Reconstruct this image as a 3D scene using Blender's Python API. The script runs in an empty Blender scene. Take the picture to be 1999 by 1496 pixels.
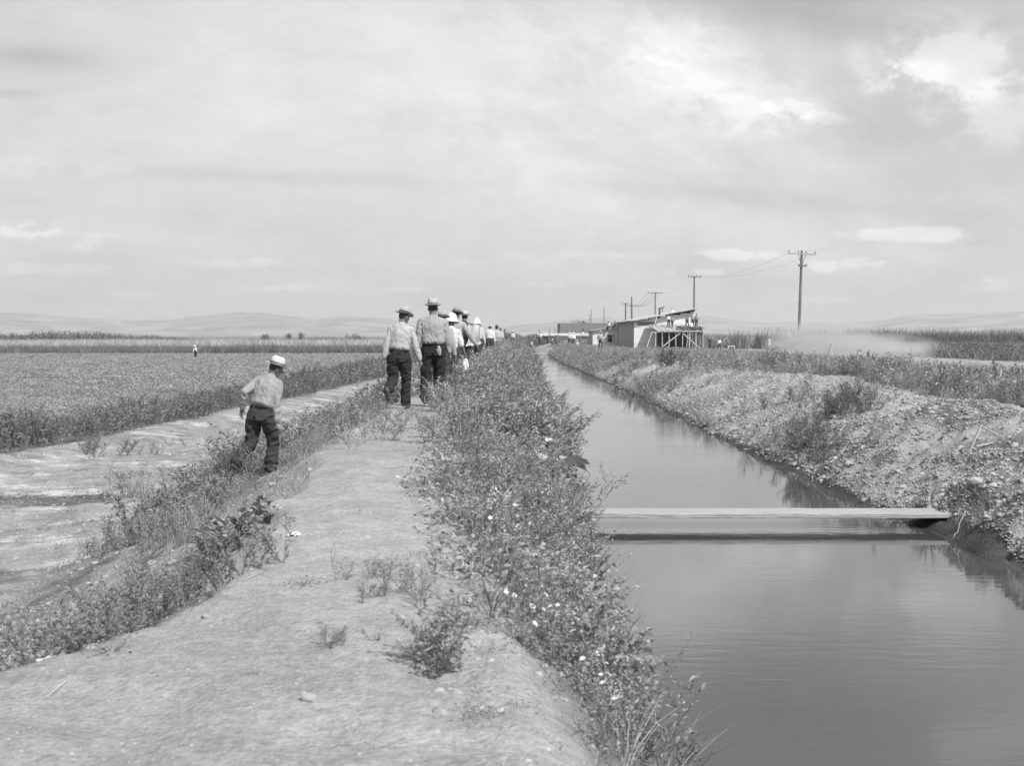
import bpy, math, random
import numpy as np
from mathutils import Vector, Matrix
S = bpy.context.scene
COL = S.collection
rng = np.random.default_rng(7)
random.seed(7)
R = math.radians
CAMZ = 1.3
F = 2600.0

# ------------------------------------------------------------------ noise
def _h(i, j, k, seed):
    n = (i * 374761393 + j * 668265263 + k * 2147483647 + seed * 974634777) & 0xFFFFFFFF
    n = ((n ^ (n >> 13)) * 1274126177) & 0xFFFFFFFF
    n = (n ^ (n >> 16)) & 0xFFFFFFFF
    return n.astype(np.float64) / 2147483647.5 - 1.0

def vn2(x, y, seed=0):
    x = np.asarray(x, float); y = np.asarray(y, float)
    xi = np.floor(x).astype(np.int64); yi = np.floor(y).astype(np.int64)
    u = x - xi; v = y - yi
    u = u * u * (3 - 2 * u); v = v * v * (3 - 2 * v)
    a = _h(xi, yi, 0, seed); b = _h(xi + 1, yi, 0, seed)
    c = _h(xi, yi + 1, 0, seed); d = _h(xi + 1, yi + 1, 0, seed)
    return (a * (1 - u) + b * u) * (1 - v) + (c * (1 - u) + d * u) * v

def fbm(x, y, seed=0, oct=4, gain=.5):
    s = 0; a = 1; f = 1; t = 0
    for o in range(oct):
        s = s + a * vn2(np.asarray(x) * f + 17.3 * o, np.asarray(y) * f - 9.1 * o, seed + o); t += a
        a *= gain; f *= 2.03
    return s / t

def vn3(p, seed=0):
    i = np.floor(p).astype(np.int64); f = p - i; f = f * f * (3 - 2 * f)
    r = 0
    for dx in (0, 1):
        for dy in (0, 1):
            for dz in (0, 1):
                w = (f[:, 0] if dx else 1 - f[:, 0]) * (f[:, 1] if dy else 1 - f[:, 1]) * (f[:, 2] if dz else 1 - f[:, 2])
                r = r + w * _h(i[:, 0] + dx, i[:, 1] + dy, i[:, 2] + dz, seed)
    return r

def sm(a, b, x):
    t = np.clip((np.asarray(x, float) - a) / (b - a), 0, 1)
    return t * t * (3 - 2 * t)

# ------------------------------------------------------------------ the lie of the land
def path_r(Y): return np.interp(Y, [0, 3, 4.15, 5, 8, 11.5, 16, 25, 60, 400], [.3, .22, .12, 0, -.3, -.7, -.85, -1.15, -1.0, -1.0])
def path_l(Y): return np.interp(Y, [0, 3, 5.2, 6.8, 11, 15.7, 23, 60, 400], [-3.3, -2.9, -2.3, -1.75, -2.0, -2.4, -2.45, -2.4, -2.4])
def wat_l(Y): return np.interp(Y, [0, 15, 60, 120, 400], [.68, .74, 1.15, 1.5, 1.5])
def wat_r(Y): return np.interp(Y, [0, 12, 15, 17, 27, 48, 71, 100, 400], [4.9, 4.75, 4.85, 4.5, 4.4, 4.45, 4.05, 3.7, 3.5]) + .12 * vn2(np.asarray(Y) * .7, 3.3, 5) + .06 * vn2(np.asarray(Y) * 2.1, 8.3, 6)
def fld_e(Y): return np.interp(Y, [0, 31, 39, 67, 88, 400], [-13.2, -12.0, -10.9, -9.4, -9.0, -9.0]) + .45 * vn2(np.asarray(Y) * .25, 1.7, 9)
WZ = -.9
def hgt(X, Y, fine=True):
    X = np.asarray(X, float); Y = np.asarray(Y, float)
    pl, pr, wl, wr, fe = path_l(Y), path_r(Y), wat_l(Y), wat_r(Y), fld_e(Y)
    near = np.exp(-np.maximum(Y, 0) / 70)
    pl = pl + .22 * fbm(Y * .9, X * 0 + 3.1, 13, 2); pr = pr + .16 * fbm(Y * 1.3, X * 0 + 8.1, 14, 2)
    # left part
    foot = pl - 3.0 + .35 * vn2(Y * .3, 2.2, 11)
    t = np.clip((X - foot) / (pl + .25 - foot), 0, 1)
    lev = -1.5 + 1.5 * (t ** 1.1) * (1 - .12 * np.sin(t * math.pi))
    z = np.where(X < foot, -1.5 - .12 * sm(foot, foot - 1.5, X), lev)
    z = z + .2 * sm(fe + 2.2, fe + .1, X)
    z = np.where(X > pl + .25, .03 * np.sin((X - pl) / (pr - pl + .01) * 3.1), z)
    # canal-side slope and bed
    s = np.clip((X - pr) / (wl - pr), 0, 3)
    z = np.where(X > pr, -.9 * np.minimum(s, 1) ** 2.0 + .0, z)
    z = np.where(X > wl, WZ - .7 * sm(0, 1.0, X - wl), z)
    # right bank, heaped spoil with spurs running down to the water
    d = X - wr
    spur = vn2((Y - d * .9) * .42, d * .12, 21)
    crest = .12 - .38 * sm(45, 85, Y) + .17 * spur + .12 * vn2(X * .35, Y * .2, 23) - .3 * np.exp(-((Y - 13.2) / 2.2) ** 2)
    run = 2.7 + .5 * vn2(Y * .3, 7.7, 24) - 1.0 * np.exp(-((Y - 13) / 2.5) ** 2)
    t = np.clip(d / run, 0, 1)
    bank = WZ + (crest - WZ) * (1 - (1 - t) ** 1.6) + .14 * np.sin(t * math.pi) * vn2((Y - d * 1.1) * 1.0, d * .3, 22)
    bank = np.where(d > run, crest - .18 * sm(0, 2.2, d - run), bank)
    far = -.6
    q = sm(9.5, 14.0, X)
    bank = bank * (1 - q) + (far + .06 * vn2(X * .2, Y * .2, 30)) * q
    bank = bank + .5 * sm(25, 27, X) * (1 - sm(34, 36, X)) * 0.12
    z = np.where(X > (wl + wr) / 2, np.where(d > 0, bank, WZ - .7 * sm(0, 1.0, -d)), z)
    # rubble and footprints
    if fine:
        dry = 1 - sm(-.1, .25, X - wl) * sm(-.1, .25, -d + .0)
        z = z + .035 * fbm(X * 1.3, Y * 1.3, 40, 3) * dry
        onpath = (X > pl) & (X < pr)
        amp = .006 + .045 * sm(.45, .0, X - pl) + .03 * sm(-.45, .1, X - pr)
        amp = np.where(d > 0, (.115 * (1 - sm(9, 11, X)) * sm(-.5, .1, fbm(X * .7, Y * .7, 55, 2)) + .03), amp)
        z = z + amp * fbm(X * 5.1, Y * 5.1, 44, 3) * dry * near
        z = z + .010 * (sm(.4, 0, X - pl) + sm(-.35, 0, X - pr)) * dry * near * fbm(X * 12, Y * 12, 58, 2)
        z = z - .022 * sm(.25, .6, vn2(X * 3.3, Y * 2.4, 59)) * (X > pl) * (X < pr) * near
        z = z + .012 * vn2(X * 1.1, Y * .9, 48)
    z = z + np.where(d > -.25, .30 * np.exp(-((X - 5.35) / .5) ** 2 - ((Y - 15.2) / .7) ** 2) + .36 * np.exp(-((X - 5.3) / .55) ** 2 - ((Y - 13.5) / .7) ** 2), 0)
    z = z + .035 * (1 - sm(9, 11, X)) * (d > .1) * near * fbm(X * 9.5, Y * 9.5, 52, 2)
    return z

# ------------------------------------------------------------------ materials
def nodes_of(m):
    m.use_nodes = True
    nt = m.node_tree
    for n in list(nt.nodes): nt.nodes.remove(n)
    return nt
MATS = {}
def mat(name, base, rough=.85, var=.25, scale=8.0, bump=.3, bscale=None, attr=None, trans=0, stretch=(1, 1, 1), spec=.25, metal=0, dist=.02):
    if name in MATS: return MATS[name]
    m = bpy.data.materials.new(name); nt = nodes_of(m); N = nt.nodes; L = nt.links
    out = N.new('ShaderNodeOutputMaterial'); b = N.new('ShaderNodeBsdfPrincipled')
    b.inputs['Roughness'].default_value = rough
    b.inputs['Specular IOR Level'].default_value = spec
    b.inputs['Metallic'].default_value = metal
    tc = N.new('ShaderNodeTexCoord'); mp = N.new('ShaderNodeMapping')
    mp.inputs['Scale'].default_value = stretch
    L.new(tc.outputs['Object'], mp.inputs['Vector'])
    nz = N.new('ShaderNodeTexNoise'); nz.inputs['Scale'].default_value = scale; nz.inputs['Detail'].default_value = 6
    nz.inputs['Roughness'].default_value = .65
    L.new(mp.outputs['Vector'], nz.inputs['Vector'])
    mr = N.new('ShaderNodeMapRange'); mr.inputs['From Min'].default_value = .3; mr.inputs['From Max'].default_value = .7
    mr.inputs['To Min'].default_value = 1 - var; mr.inputs['To Max'].default_value = 1 + var
    L.new(nz.outputs['Fac'], mr.inputs['Value'])
    mul = N.new('ShaderNodeMath'); mul.operation = 'MULTIPLY'; mul.inputs[1].default_value = base
    L.new(mr.outputs['Result'], mul.inputs[0])
    val = mul.outputs[0]
    if attr:
        at = N.new('ShaderNodeAttribute'); at.attribute_name = attr
        m2 = N.new('ShaderNodeMath'); m2.operation = 'MULTIPLY'
        L.new(val, m2.inputs[0]); L.new(at.outputs['Fac'], m2.inputs[1]); val = m2.outputs[0]
    cb = N.new('ShaderNodeCombineColor')
    for k in range(3): L.new(val, cb.inputs[k])
    L.new(cb.outputs[0], b.inputs['Base Color'])
    if bump:
        n2 = N.new('ShaderNodeTexNoise'); n2.inputs['Scale'].default_value = bscale or scale * 3; n2.inputs['Detail'].default_value = 5
        L.new(mp.outputs['Vector'], n2.inputs['Vector'])
        bp = N.new('ShaderNodeBump'); bp.inputs['Strength'].default_value = bump; bp.inputs['Distance'].default_value = dist
        L.new(n2.outputs['Fac'], bp.inputs['Height']); L.new(bp.outputs[0], b.inputs['Normal'])
    if trans:
        tr = N.new('ShaderNodeBsdfTranslucent'); L.new(cb.outputs[0], tr.inputs['Color'])
        mx = N.new('ShaderNodeMixShader'); mx.inputs[0].default_value = trans
        L.new(b.outputs[0], mx.inputs[1]); L.new(tr.outputs[0], mx.inputs[2]); L.new(mx.outputs[0], out.inputs[0])
    else:
        L.new(b.outputs[0], out.inputs[0])
    MATS[name] = m
    return m

# ------------------------------------------------------------------ mesh helpers
def tag(o, label=None, cat=None, group=None, kind=None):
    if label: o['label'] = label
    if cat: o['category'] = cat
    if group: o['group'] = group
    if kind: o['kind'] = kind
    return o
def link(name, me, m=None, parent=None, smooth=False):
    o = bpy.data.objects.new(name, me); COL.objects.link(o)
    if m is not None:
        me.materials.clear(); me.materials.append(m)
    if parent is not None: o.parent = parent
    if smooth: me.shade_smooth()
    return o
def empty(name, loc=(0, 0, 0), rz=0, **k):
    o = bpy.data.objects.new(name, None); COL.objects.link(o)
    o.location = loc; o.rotation_euler = (0, 0, rz); o.empty_display_size = .2
    tag(o, **k); return o
def fast_mesh(name, V, Q, tone=None, smooth=False):
    """V (n,3) array, Q (m,k) array of k-gons"""
    me = bpy.data.meshes.new(name)
    V = np.ascontiguousarray(V, np.float32); Q = np.ascontiguousarray(Q, np.int32)
    m, k = Q.shape
    me.vertices.add(len(V)); me.vertices.foreach_set('co', V.ravel())
    me.loops.add(m * k); me.loops.foreach_set('vertex_index', Q.ravel())
    me.polygons.add(m); me.polygons.foreach_set('loop_start', np.arange(0, m * k, k, dtype=np.int32))
    if smooth: me.polygons.foreach_set('use_smooth', np.ones(m, bool))
    if tone is not None:
        a = me.attributes.new('tone', 'FLOAT', 'POINT'); a.data.foreach_set('value', np.ascontiguousarray(tone, np.float32))
    me.update(calc_edges=True); me.validate()
    return me

class MB:
    def __init__(s): s.v = []; s.f = []
    def add(s, vs, fs):
        o = len(s.v); s.v += [tuple(float(q) for q in p) for p in vs]; s.f += [tuple(i + o for i in f) for f in fs]; return s
    def box(s, c, d, M=None, bev=0):
        x, y, z = d[0] / 2, d[1] / 2, d[2] / 2
        vs = [Vector((a * x, b * y, e * z)) for a in (-1, 1) for b in (-1, 1) for e in (-1, 1)]
        if M is not None: vs = [M @ v for v in vs]
        vs = [v + Vector(c) for v in vs]
        return s.add(vs, [(0, 1, 3, 2), (4, 6, 7, 5), (0, 4, 5, 1), (2, 3, 7, 6), (0, 2, 6, 4), (1, 5, 7, 3)])
    def beam(s, a, b, w, t=None, up=(0, 0, 1)):
        a = Vector(a); b = Vector(b); t = t or w; d = (b - a); l = d.length; d.normalize()
        u = Vector(up)
        if abs(d.dot(u)) > .98: u = Vector((0, 1, 0))
        x = d.cross(u).normalized(); y = x.cross(d).normalized()
        vs = []
        for p in (a, b):
            for i, j in ((-1, -1), (1, -1), (1, 1), (-1, 1)): vs.append(p + x * i * w / 2 + y * j * t / 2)
        return s.add(vs, [(0, 1, 2, 3), (7, 6, 5, 4), (0, 4, 5, 1), (1, 5, 6, 2), (2, 6, 7, 3), (3, 7, 4, 0)])
    def tube(s, pts, rad, n=8, cap=True):
        pts = [Vector(p) for p in pts]
        if not hasattr(rad, '__len__'): rad = [rad] * len(pts)
        vs = []; fs = []; pu = None
        for i, p in enumerate(pts):
            d = (pts[min(i + 1, len(pts) - 1)] - pts[max(i - 1, 0)]).normalized()
            if pu is None:
                pu = Vector((0, 0, 1)) if abs(d.z) < .9 else Vector((0, 1, 0))
            x = d.cross(pu).normalized(); y = x.cross(d).normalized(); pu = y
            r = rad[i]; rx, ry = r if hasattr(r, '__len__') else (r, r)
            for k in range(n):
                a = 2 * math.pi * k / n
                vs.append(p + x * math.cos(a) * rx + y * math.sin(a) * ry)
        for i in range(len(pts) - 1):
            for k in range(n):
                a = i * n + k; b = i * n + (k + 1) % n
                fs.append((a, b, b + n, a + n))
        if cap:
            fs.append(tuple(range(n - 1, -1, -1))); e = (len(pts) - 1) * n
            fs.append(tuple(range(e, e + n)))
        return s.add(vs, fs)
    def lathe(s, prof, n=20, M=None, fn=None):
        vs = []; fs = []
        for r, z in prof:
            for k in range(n):
                a = 2 * math.pi * k / n; v = Vector((r * math.cos(a), r * math.sin(a), z))
                if fn: v = fn(v, a, r)
                if M is not None: v = M @ v
                vs.append(v)
        for i in range(len(prof) - 1):
            for k in range(n):
                a = i * n + k; b = i * n + (k + 1) % n
                fs.append((a, b, b + n, a + n))
        fs.append(tuple(range(n - 1, -1, -1))); e = (len(prof) - 1) * n; fs.append(tuple(range(e, e + n)))
        return s.add(vs, fs)
    def ell(s, c, r, M=None, n=14):
        prof = [(math.sin(t), -math.cos(t)) for t in np.linspace(.12, math.pi - .12, n // 2 + 2)]
        vs = []; fs = []
        for q, z in prof:
            for k in range(n):
                a = 2 * math.pi * k / n; v = Vector((q * math.cos(a) * r[0], q * math.sin(a) * r[1], z * r[2]))
                if M is not None: v = M @ v
                vs.append(v + Vector(c))
        L = len(prof)
        for i in range(L - 1):
            for k in range(n):
                a = i * n + k; b = i * n + (k + 1) % n
                fs.append((a, b, b + n, a + n))
        fs.append(tuple(range(n - 1, -1, -1))); e = (L - 1) * n; fs.append(tuple(range(e, e + n)))
        return s.add(vs, fs)
    def mesh(s, name):
        me = bpy.data.meshes.new(name); me.from_pydata(s.v, [], s.f); me.update(); return me
    def build(s, name, m, parent=None, smooth=False, bevel=0):
        o = link(name, s.mesh(name), m, parent, smooth)
        if bevel:
            md = o.modifiers.new('bevel', 'BEVEL'); md.width = bevel; md.segments = 2; md.limit_method = 'ANGLE'
        return o

def px(x, y=None, Y=None, z=None):
    """photograph pixel -> world, at distance Y or at height z"""
    if z is not None: Y = F * (CAMZ - z) / (y - 655.0)
    X = (x - 1005.0) * Y / F
    zz = CAMZ - (y - 655.0) * Y / F if y is not None else None
    return X, Y, zz

# ------------------------------------------------------------------ camera, sun, sky
cam = bpy.data.cameras.new('camera'); co = bpy.data.objects.new('camera', cam); COL.objects.link(co)
cam.sensor_width = 36; cam.lens = 36 * F / 1999.0
co.location = (0, 0, CAMZ)
co.rotation_euler = (R(90) - math.atan((748 - 655) / F), 0, math.atan(5.5 / F))
cam.clip_start = .1; cam.clip_end = 40000
cam.dof.use_dof = True; cam.dof.focus_distance = 24; cam.dof.aperture_fstop = 6
S.camera = co
SUN_EL = R(48); sunv = Vector((.43, -.51, 0)).normalized() * math.cos(SUN_EL) + Vector((0, 0, math.sin(SUN_EL)))
sl = bpy.data.lights.new('sun', 'SUN'); sl.energy = 4.7; sl.angle = R(.6); sl.color = (1, 1, 1)
so = bpy.data.objects.new('sun', sl); COL.objects.link(so)
so.rotation_euler = sunv.to_track_quat('Z', 'Y').to_euler()
so.location = (0, 0, 60)

w = bpy.data.worlds.new('World'); S.world = w
nt = nodes_of(w); N = nt.nodes; L = nt.links
def mth(op, a, b=None, c=None, clamp=False):
    n = N.new('ShaderNodeMath'); n.operation = op; n.use_clamp = clamp
    for i, v in enumerate((a, b, c)):
        if v is None: continue
        if isinstance(v, (int, float)): n.inputs[i].default_value = v
        else: L.new(v, n.inputs[i])
    return n.outputs[0]
sky = N.new('ShaderNodeTexSky'); sky.sky_type = 'NISHITA'; sky.sun_disc = False
sky.sun_elevation = SUN_EL; sky.sun_rotation = math.atan2(sunv.x, sunv.y)
sky.air_density = 1.0; sky.dust_density = 1.5
bw = N.new('ShaderNodeRGBToBW'); L.new(sky.outputs[0], bw.inputs[0])
tc = N.new('ShaderNodeTexCoord'); sp = N.new('ShaderNodeSeparateXYZ'); L.new(tc.outputs['Generated'], sp.inputs[0])
ay = mth('MAXIMUM', mth('ABSOLUTE', sp.outputs[1]), .02)
U = mth('DIVIDE', sp.outputs[0], ay); V_ = mth('DIVIDE', mth('ABSOLUTE', sp.outputs[2]), ay)
def cxyz(a, b, c=0.0):
    n = N.new('ShaderNodeCombineXYZ')
    for i, v in enumerate((a, b, c)):
        if isinstance(v, (int, float)): n.inputs[i].default_value = v
        else: L.new(v, n.inputs[i])
    return n.outputs[0]
def noise(vec, scale, detail=6, rough=.6, dist=0):
    n = N.new('ShaderNodeTexNoise'); n.inputs['Scale'].default_value = scale; n.inputs['Detail'].default_value = detail
    n.inputs['Roughness'].default_value = rough; n.inputs['Distortion'].default_value = dist
    L.new(vec, n.inputs['Vector']); return n.outputs['Fac']
zz = mth('ADD', mth('MAXIMUM', mth('ABSOLUTE', sp.outputs[2]), 0), .07)
pl3 = cxyz(mth('DIVIDE', sp.outputs[0], zz), mth('DIVIDE', sp.outputs[1], zz))
uv = cxyz(U, V_)
uvs = cxyz(mth('MULTIPLY', U, .45), V_)
n_streak = noise(pl3, .55, 8, .55, .6)
n_fine = noise(uvs, 14, 9, .62, .3)
n_puff = noise(cxyz(mth('MULTIPLY', U, .7), V_), 32, 8, .62, .2)
def ss(v, a, b):
    n = N.new('ShaderNodeMapRange'); n.interpolation_type = 'SMOOTHSTEP'
    n.inputs['From Min'].default_value = a; n.inputs['From Max'].default_value = b; L.new(v, n.inputs['Value']); return n.outputs['Result']
def blob(x, y, rx, ry, rot=0, nz=None, amp=0.6, lo=None, hi=None):
    u0 = (x - 1005) / F; v0 = (655 - y) / F; c, s = math.cos(rot), math.sin(rot)
    du = mth('SUBTRACT', U, u0); dv = mth('SUBTRACT', V_, v0)
    a = mth('DIVIDE', mth('ADD', mth('MULTIPLY', du, c), mth('MULTIPLY', dv, s)), rx / F)
    b = mth('DIVIDE', mth('SUBTRACT', mth('MULTIPLY', dv, c), mth('MULTIPLY', du, s)), ry / F)
    g = mth('EXPONENT', mth('MULTIPLY', mth('ADD', mth('MULTIPLY', a, a), mth('MULTIPLY', b, b)), -1))
    if nz is not None:
        g = mth('MULTIPLY', g, mth('ADD', mth('MULTIPLY', mth('SUBTRACT', nz, .5), amp * 4), 1), clamp=True)
    if lo is not None: g = ss(g, lo, hi)
    return g
# base tone: nishita in grey, flattened, plus thin cirrus veils
v = mth('ADD', mth('MULTIPLY', bw.outputs[0], .30), 3.95)
def addk(v, m, k): return mth('ADD', v, mth('MULTIPLY', m, k))
ca, sa = math.cos(R(-24)), math.sin(R(-24))
ru = mth('ADD', mth('MULTIPLY', U, ca), mth('MULTIPLY', V_, sa)); rv = mth('SUBTRACT', mth('MULTIPLY', V_, ca), mth('MULTIPLY', U, sa))
n_fib = noise(cxyz(mth('MULTIPLY', ru, 3.2), mth('MULTIPLY', rv, 6)), 2.6, 10, .68, .35)
n_fib2 = noise(cxyz(mth('MULTIPLY', U, 2.4), mth('MULTIPLY', V_, 6.5)), 3.4, 10, .68, .3)
v = addk(v, ss(n_streak, .36, .70), .25)
v = addk(v, mth('SUBTRACT', n_fib2, .5), 2.0)
v = addk(v, blob(850, 120, 760, 230, R(-14), n_fib, .3), 1.25)
v = addk(v, mth('MULTIPLY', mth('SUBTRACT', n_fib, .45), blob(1200, 220, 640, 300, R(-20))), 3.6)
v = addk(v, blob(1400, 150, 230, 85, R(-28), n_puff, 1.0, .1, .9), 1.2)
v = addk(v, blob(1230, 60, 300, 60, R(-6), n_fib, .9, .12, .8), .45)
v = addk(v, blob(1290, 150, 60, 20, R(-10), n_puff, 1.5, .3, .8), -.55)
v = addk(v, blob(300, 240, 420, 120, 0, n_fib2, .5), .5)
v = addk(v, blob(1180, 400, 420, 45, R(-14), n_fib, .6), .6)
v = addk(v, blob(1720, 245, 130, 50, R(10), n_fib2, .8), -.8)
v = addk(v, blob(1720, 330, 420, 120, 0, n_fib2, .5), -.35)
v = addk(v, blob(1620, 55, 260, 35, R(-6), n_fib2, 1.0), -.7)
v = addk(v, blob(90, 115, 120, 24, R(-4), n_fib2, .9), -1.2)
v = addk(v, blob(30, 185, 60, 10, 0, n_fib2, .9), -.8)
v = addk(v, blob(500, 345, 420, 14, R(-2), n_fib2, .9), -.6)
v = addk(v, blob(1500, 390, 420, 20, R(-5), n_fib2, .9), -.6)
v = addk(v, blob(1980, -150, 170, 60, R(-8), n_puff, .9, .15, .7), 1.6)
v = addk(v, blob(1340, 185, 190, 60, R(-20), n_puff, 1.0, .1, .9), 1.0)
v = addk(v, blob(1500, -30, 260, 70, R(-4), n_fib2, .9), -.9)
v = addk(v, blob(1560, -110, 300, 90, R(4), n_fib2, .9), -1.6)
for (x, y, rx, ry, k) in [(1860, 130, 175, 85, 1.4), (1940, 225, 130, 70, .9), (1760, 160, 80, 36, .9), (1535, 222, 55, 22, .9), (1600, 235, 40, 14, .6),
                          (55, 448, 85, 17, 1.1), (170, 470, 90, 18, .5), (1790, 458, 130, 13, 1.1), (1430, 498, 95, 11, 1.1), (1360, 531, 55, 7, .8),
                          (1600, 520, 34, 13, .9), (1690, 514, 52, 10, .8), (510, 514, 100, 10, .55), (560, 562, 50, 8, .6), (1915, 556, 48, 14, .6),
                          (700, 566, 45, 7, .5), (120, 330, 130, 20, .45), (890, 512, 90, 7, .35), (1090, 497, 120, 7, .35), (800, 565, 40, 5, .5), (1080, 556, 50, 6, .4), (100, 525, 120, 12, .4), (1240, 500, 60, 6, .3), (230, 575, 90, 7, .35), (1600, 585, 60, 7, .4)]:
    v = addk(v, blob(x, y, rx, ry, 0, n_puff, 1.3 if rx > 120 and ry > 30 else 2.4, .1, .9), k * 1.25)
sky_v = mth('MAXIMUM', v, .5)
bg = N.new('ShaderNodeBackground'); bg.inputs['Strength'].default_value = .124
cb = N.new('ShaderNodeCombineColor')
for k in range(3): L.new(sky_v, cb.inputs[k])
L.new(cb.outputs[0], bg.inputs['Color'])
wo = N.new('ShaderNodeOutputWorld'); L.new(bg.outputs[0], wo.inputs[0])
w.cycles.sampling_method = 'MANUAL'; w.cycles.sample_map_resolution = 256

S.view_settings.view_transform = 'Standard'; S.view_settings.look = 'None'; S.view_settings.gamma = 1; S.view_settings.exposure = 0.0
S.render.film_transparent = False
S.cycles.use_denoising = True
S.cycles.max_bounces = 7; S.cycles.diffuse_bounces = 3; S.cycles.transmission_bounces = 4; S.cycles.volume_bounces = 1
S.cycles.transparent_max_bounces = 8
S.cycles.caustics_reflective = False; S.cycles.caustics_refractive = False

# ------------------------------------------------------------------ ground sheet
def grow(a, b, s0, k):
    o = [a]
    while o[-1] < b: o.append(o[-1] + max(s0, k * abs(o[-1])))
    return np.array(o)
ysr = np.concatenate([np.linspace(-60, -2, 30), np.arange(-1.9, 3, .12), grow(3.0, 260, .05, .0055)[0:], ])
ysr = np.concatenate([ysr, ysr[-1] + np.cumsum(1.5 * 1.05 ** np.arange(1, 118))])
xr = np.concatenate([np.arange(-15, -3, .09), np.arange(-3, 1.9, .05), np.arange(1.9, 3.9, .2), np.arange(3.9, 11.5, .055), np.arange(11.5, 16, .15)])
out = .2 * 1.075 ** np.arange(0, 108); out = np.cumsum(out)
xr = np.concatenate([(-15.05 - out)[::-1], xr, 16.1 + out])
GX, GY = np.meshgrid(xr, ysr)
GZ = hgt(GX, GY)
nx, ny = len(xr), len(ysr)
pl, pr, wl, wr, fe = path_l(GY), path_r(GY), wat_l(GY), wat_r(GY), fld_e(GY)
n1 = fbm(GX * .6, GY * .6, 60, 4); n2 = fbm(GX * 3, GY * 3, 61, 3); n3 = fbm(GX * 1.5, GY * 2.4, 62, 6, .62)
tone = np.full(GX.shape, .325) + .03 * n1 + .025 * n2 - .02 * sm(.1, .4, fbm(GX * 1.8, GY * .8, 69, 4))
salt = sm(.06, .2, n3) * sm(-.3, .25, n1) * (GX < pl - 2.2) * (GX > fe)
tone = np.where(GX < pl - 2.0, .30 + .06 * n1 + .05 * n2 + .20 * salt - .08 * sm(.05, .3, fbm(GX * 1.9, GY * 2.1, 71, 5, .6)), tone)
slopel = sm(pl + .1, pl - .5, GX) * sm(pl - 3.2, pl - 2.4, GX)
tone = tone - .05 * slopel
wet = sm(.25, -.2, np.abs(GY - (23.4 + (GX + 8) * .25)) / 1.1 - .75 + .35 * n2) * sm(-6.6, -7.4, GX + .3 * n1) * (GX > fe)
tone = tone * (1 - .62 * wet)
wet2 = sm(.25, -.2, np.abs(GY - (15.5 + (GX + 6) * .2)) / .8 - .6 + .4 * n2) * sm(-5.3, -6.0, GX + .3 * n1) * (GX > fe)
tone = tone * (1 - .45 * wet2)
tone = np.where(GX < fe, .19 + .03 * n1, tone)
tone = np.where(GX > pr, tone * (1 - .45 * sm(0, .35, GX - pr)), tone)
d = GX - wr
gb = .325 + .06 * n2 + .04 * n1
moist = sm(.12, .34, fbm((GY - d * 1.0) * .55, d * .35, 66, 3))
gb = gb * (1 - .30 * moist)
def spot(cx, cy, rx, ry, rot=0):
    c, s = math.cos(rot), math.sin(rot); a = ((GX - cx) * c + (GY - cy) * s) / rx; b = (-(GX - cx) * s + (GY - cy) * c) / ry
    return sm(1.25, .75, np.sqrt(a * a + b * b) + .25 * n2)
for (qx, qy, rx, ry, rt, k) in [(1890, 832, .85, 1.5, -.2, .55), (1930, 880, .5, 1.6, -.35, .4), (1650, 835, .4, .8, 0, .4), (1480, 775, .4, 1.2, -.4, .3)]:
    X, Y, _ = px(qx, qy, z=-.08); gb = gb * (1 - k * spot(X, Y, rx, ry, rt))
gb = gb * (1 - .72 * sm(.15, .03, GZ - WZ + .05 * n2))
gb = np.where(GX > 10.5, .24 + .04 * n1, gb)
road = sm(27.2, 27.8, GX + .6 * n1) * sm(34.5, 33.8, GX)
gb = gb * (1 - road) + .33 * road
tone = np.where(d > -.4, gb, tone)
tone = np.where((GX > wl - .12) & (d < .1), .08, tone)
V = np.stack([GX.ravel(), GY.ravel(), GZ.ravel()], 1)
idx = np.arange(nx * ny).reshape(ny, nx)
Q = np.stack([idx[:-1, :-1].ravel(), idx[:-1, 1:].ravel(), idx[1:, 1:].ravel(), idx[1:, :-1].ravel()], 1)
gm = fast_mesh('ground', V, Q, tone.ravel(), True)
mg = mat('ground_soil', 1.0, .95, .16, 2.2, .8, 38, attr='tone', spec=.1, dist=.02)
# finer grit and a second scale of mottling
nt2 = mg.node_tree; b2 = [n for n in nt2.nodes if n.type == 'BUMP'][0]
cbn = [n for n in nt2.nodes if n.type == 'COMBINE_COLOR'][0]; src = cbn.inputs[0].links[0].from_socket
for sc_, lo_, hi_ in ((17, .78, 1.17), (70, .82, 1.14)):
    nz_ = nt2.nodes.new('ShaderNodeTexNoise'); nz_.inputs['Scale'].default_value = sc_; nz_.inputs['Detail'].default_value = 8; nz_.inputs['Roughness'].default_value = .7
    nt2.links.new([n for n in nt2.nodes if n.type == 'TEX_COORD'][0].outputs['Object'], nz_.inputs['Vector'])
    mr_ = nt2.nodes.new('ShaderNodeMapRange'); mr_.inputs['From Min'].default_value = .35; mr_.inputs['From Max'].default_value = .65; mr_.inputs['To Min'].default_value = lo_; mr_.inputs['To Max'].default_value = hi_
    nt2.links.new(nz_.outputs['Fac'], mr_.inputs['Value']); ml_ = nt2.nodes.new('ShaderNodeMath'); ml_.operation = 'MULTIPLY'
    nt2.links.new(src, ml_.inputs[0]); nt2.links.new(mr_.outputs[0], ml_.inputs[1]); src = ml_.outputs[0]
for k in range(3): nt2.links.new(src, cbn.inputs[k])
g3 = nt2.nodes.new('ShaderNodeTexVoronoi'); g3.inputs['Scale'].default_value = 34
tcg = [n for n in nt2.nodes if n.type == 'TEX_COORD'][0]; nt2.links.new(tcg.outputs['Object'], g3.inputs['Vector'])
b3 = nt2.nodes.new('ShaderNodeBump'); b3.inputs['Strength'].default_value = .35; b3.inputs['Distance'].default_value = .012; b3.invert = True
nt2.links.new(g3.outputs['Distance'], b3.inputs['Height']); nt2.links.new(b2.outputs[0], b3.inputs['Normal'])
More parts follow.
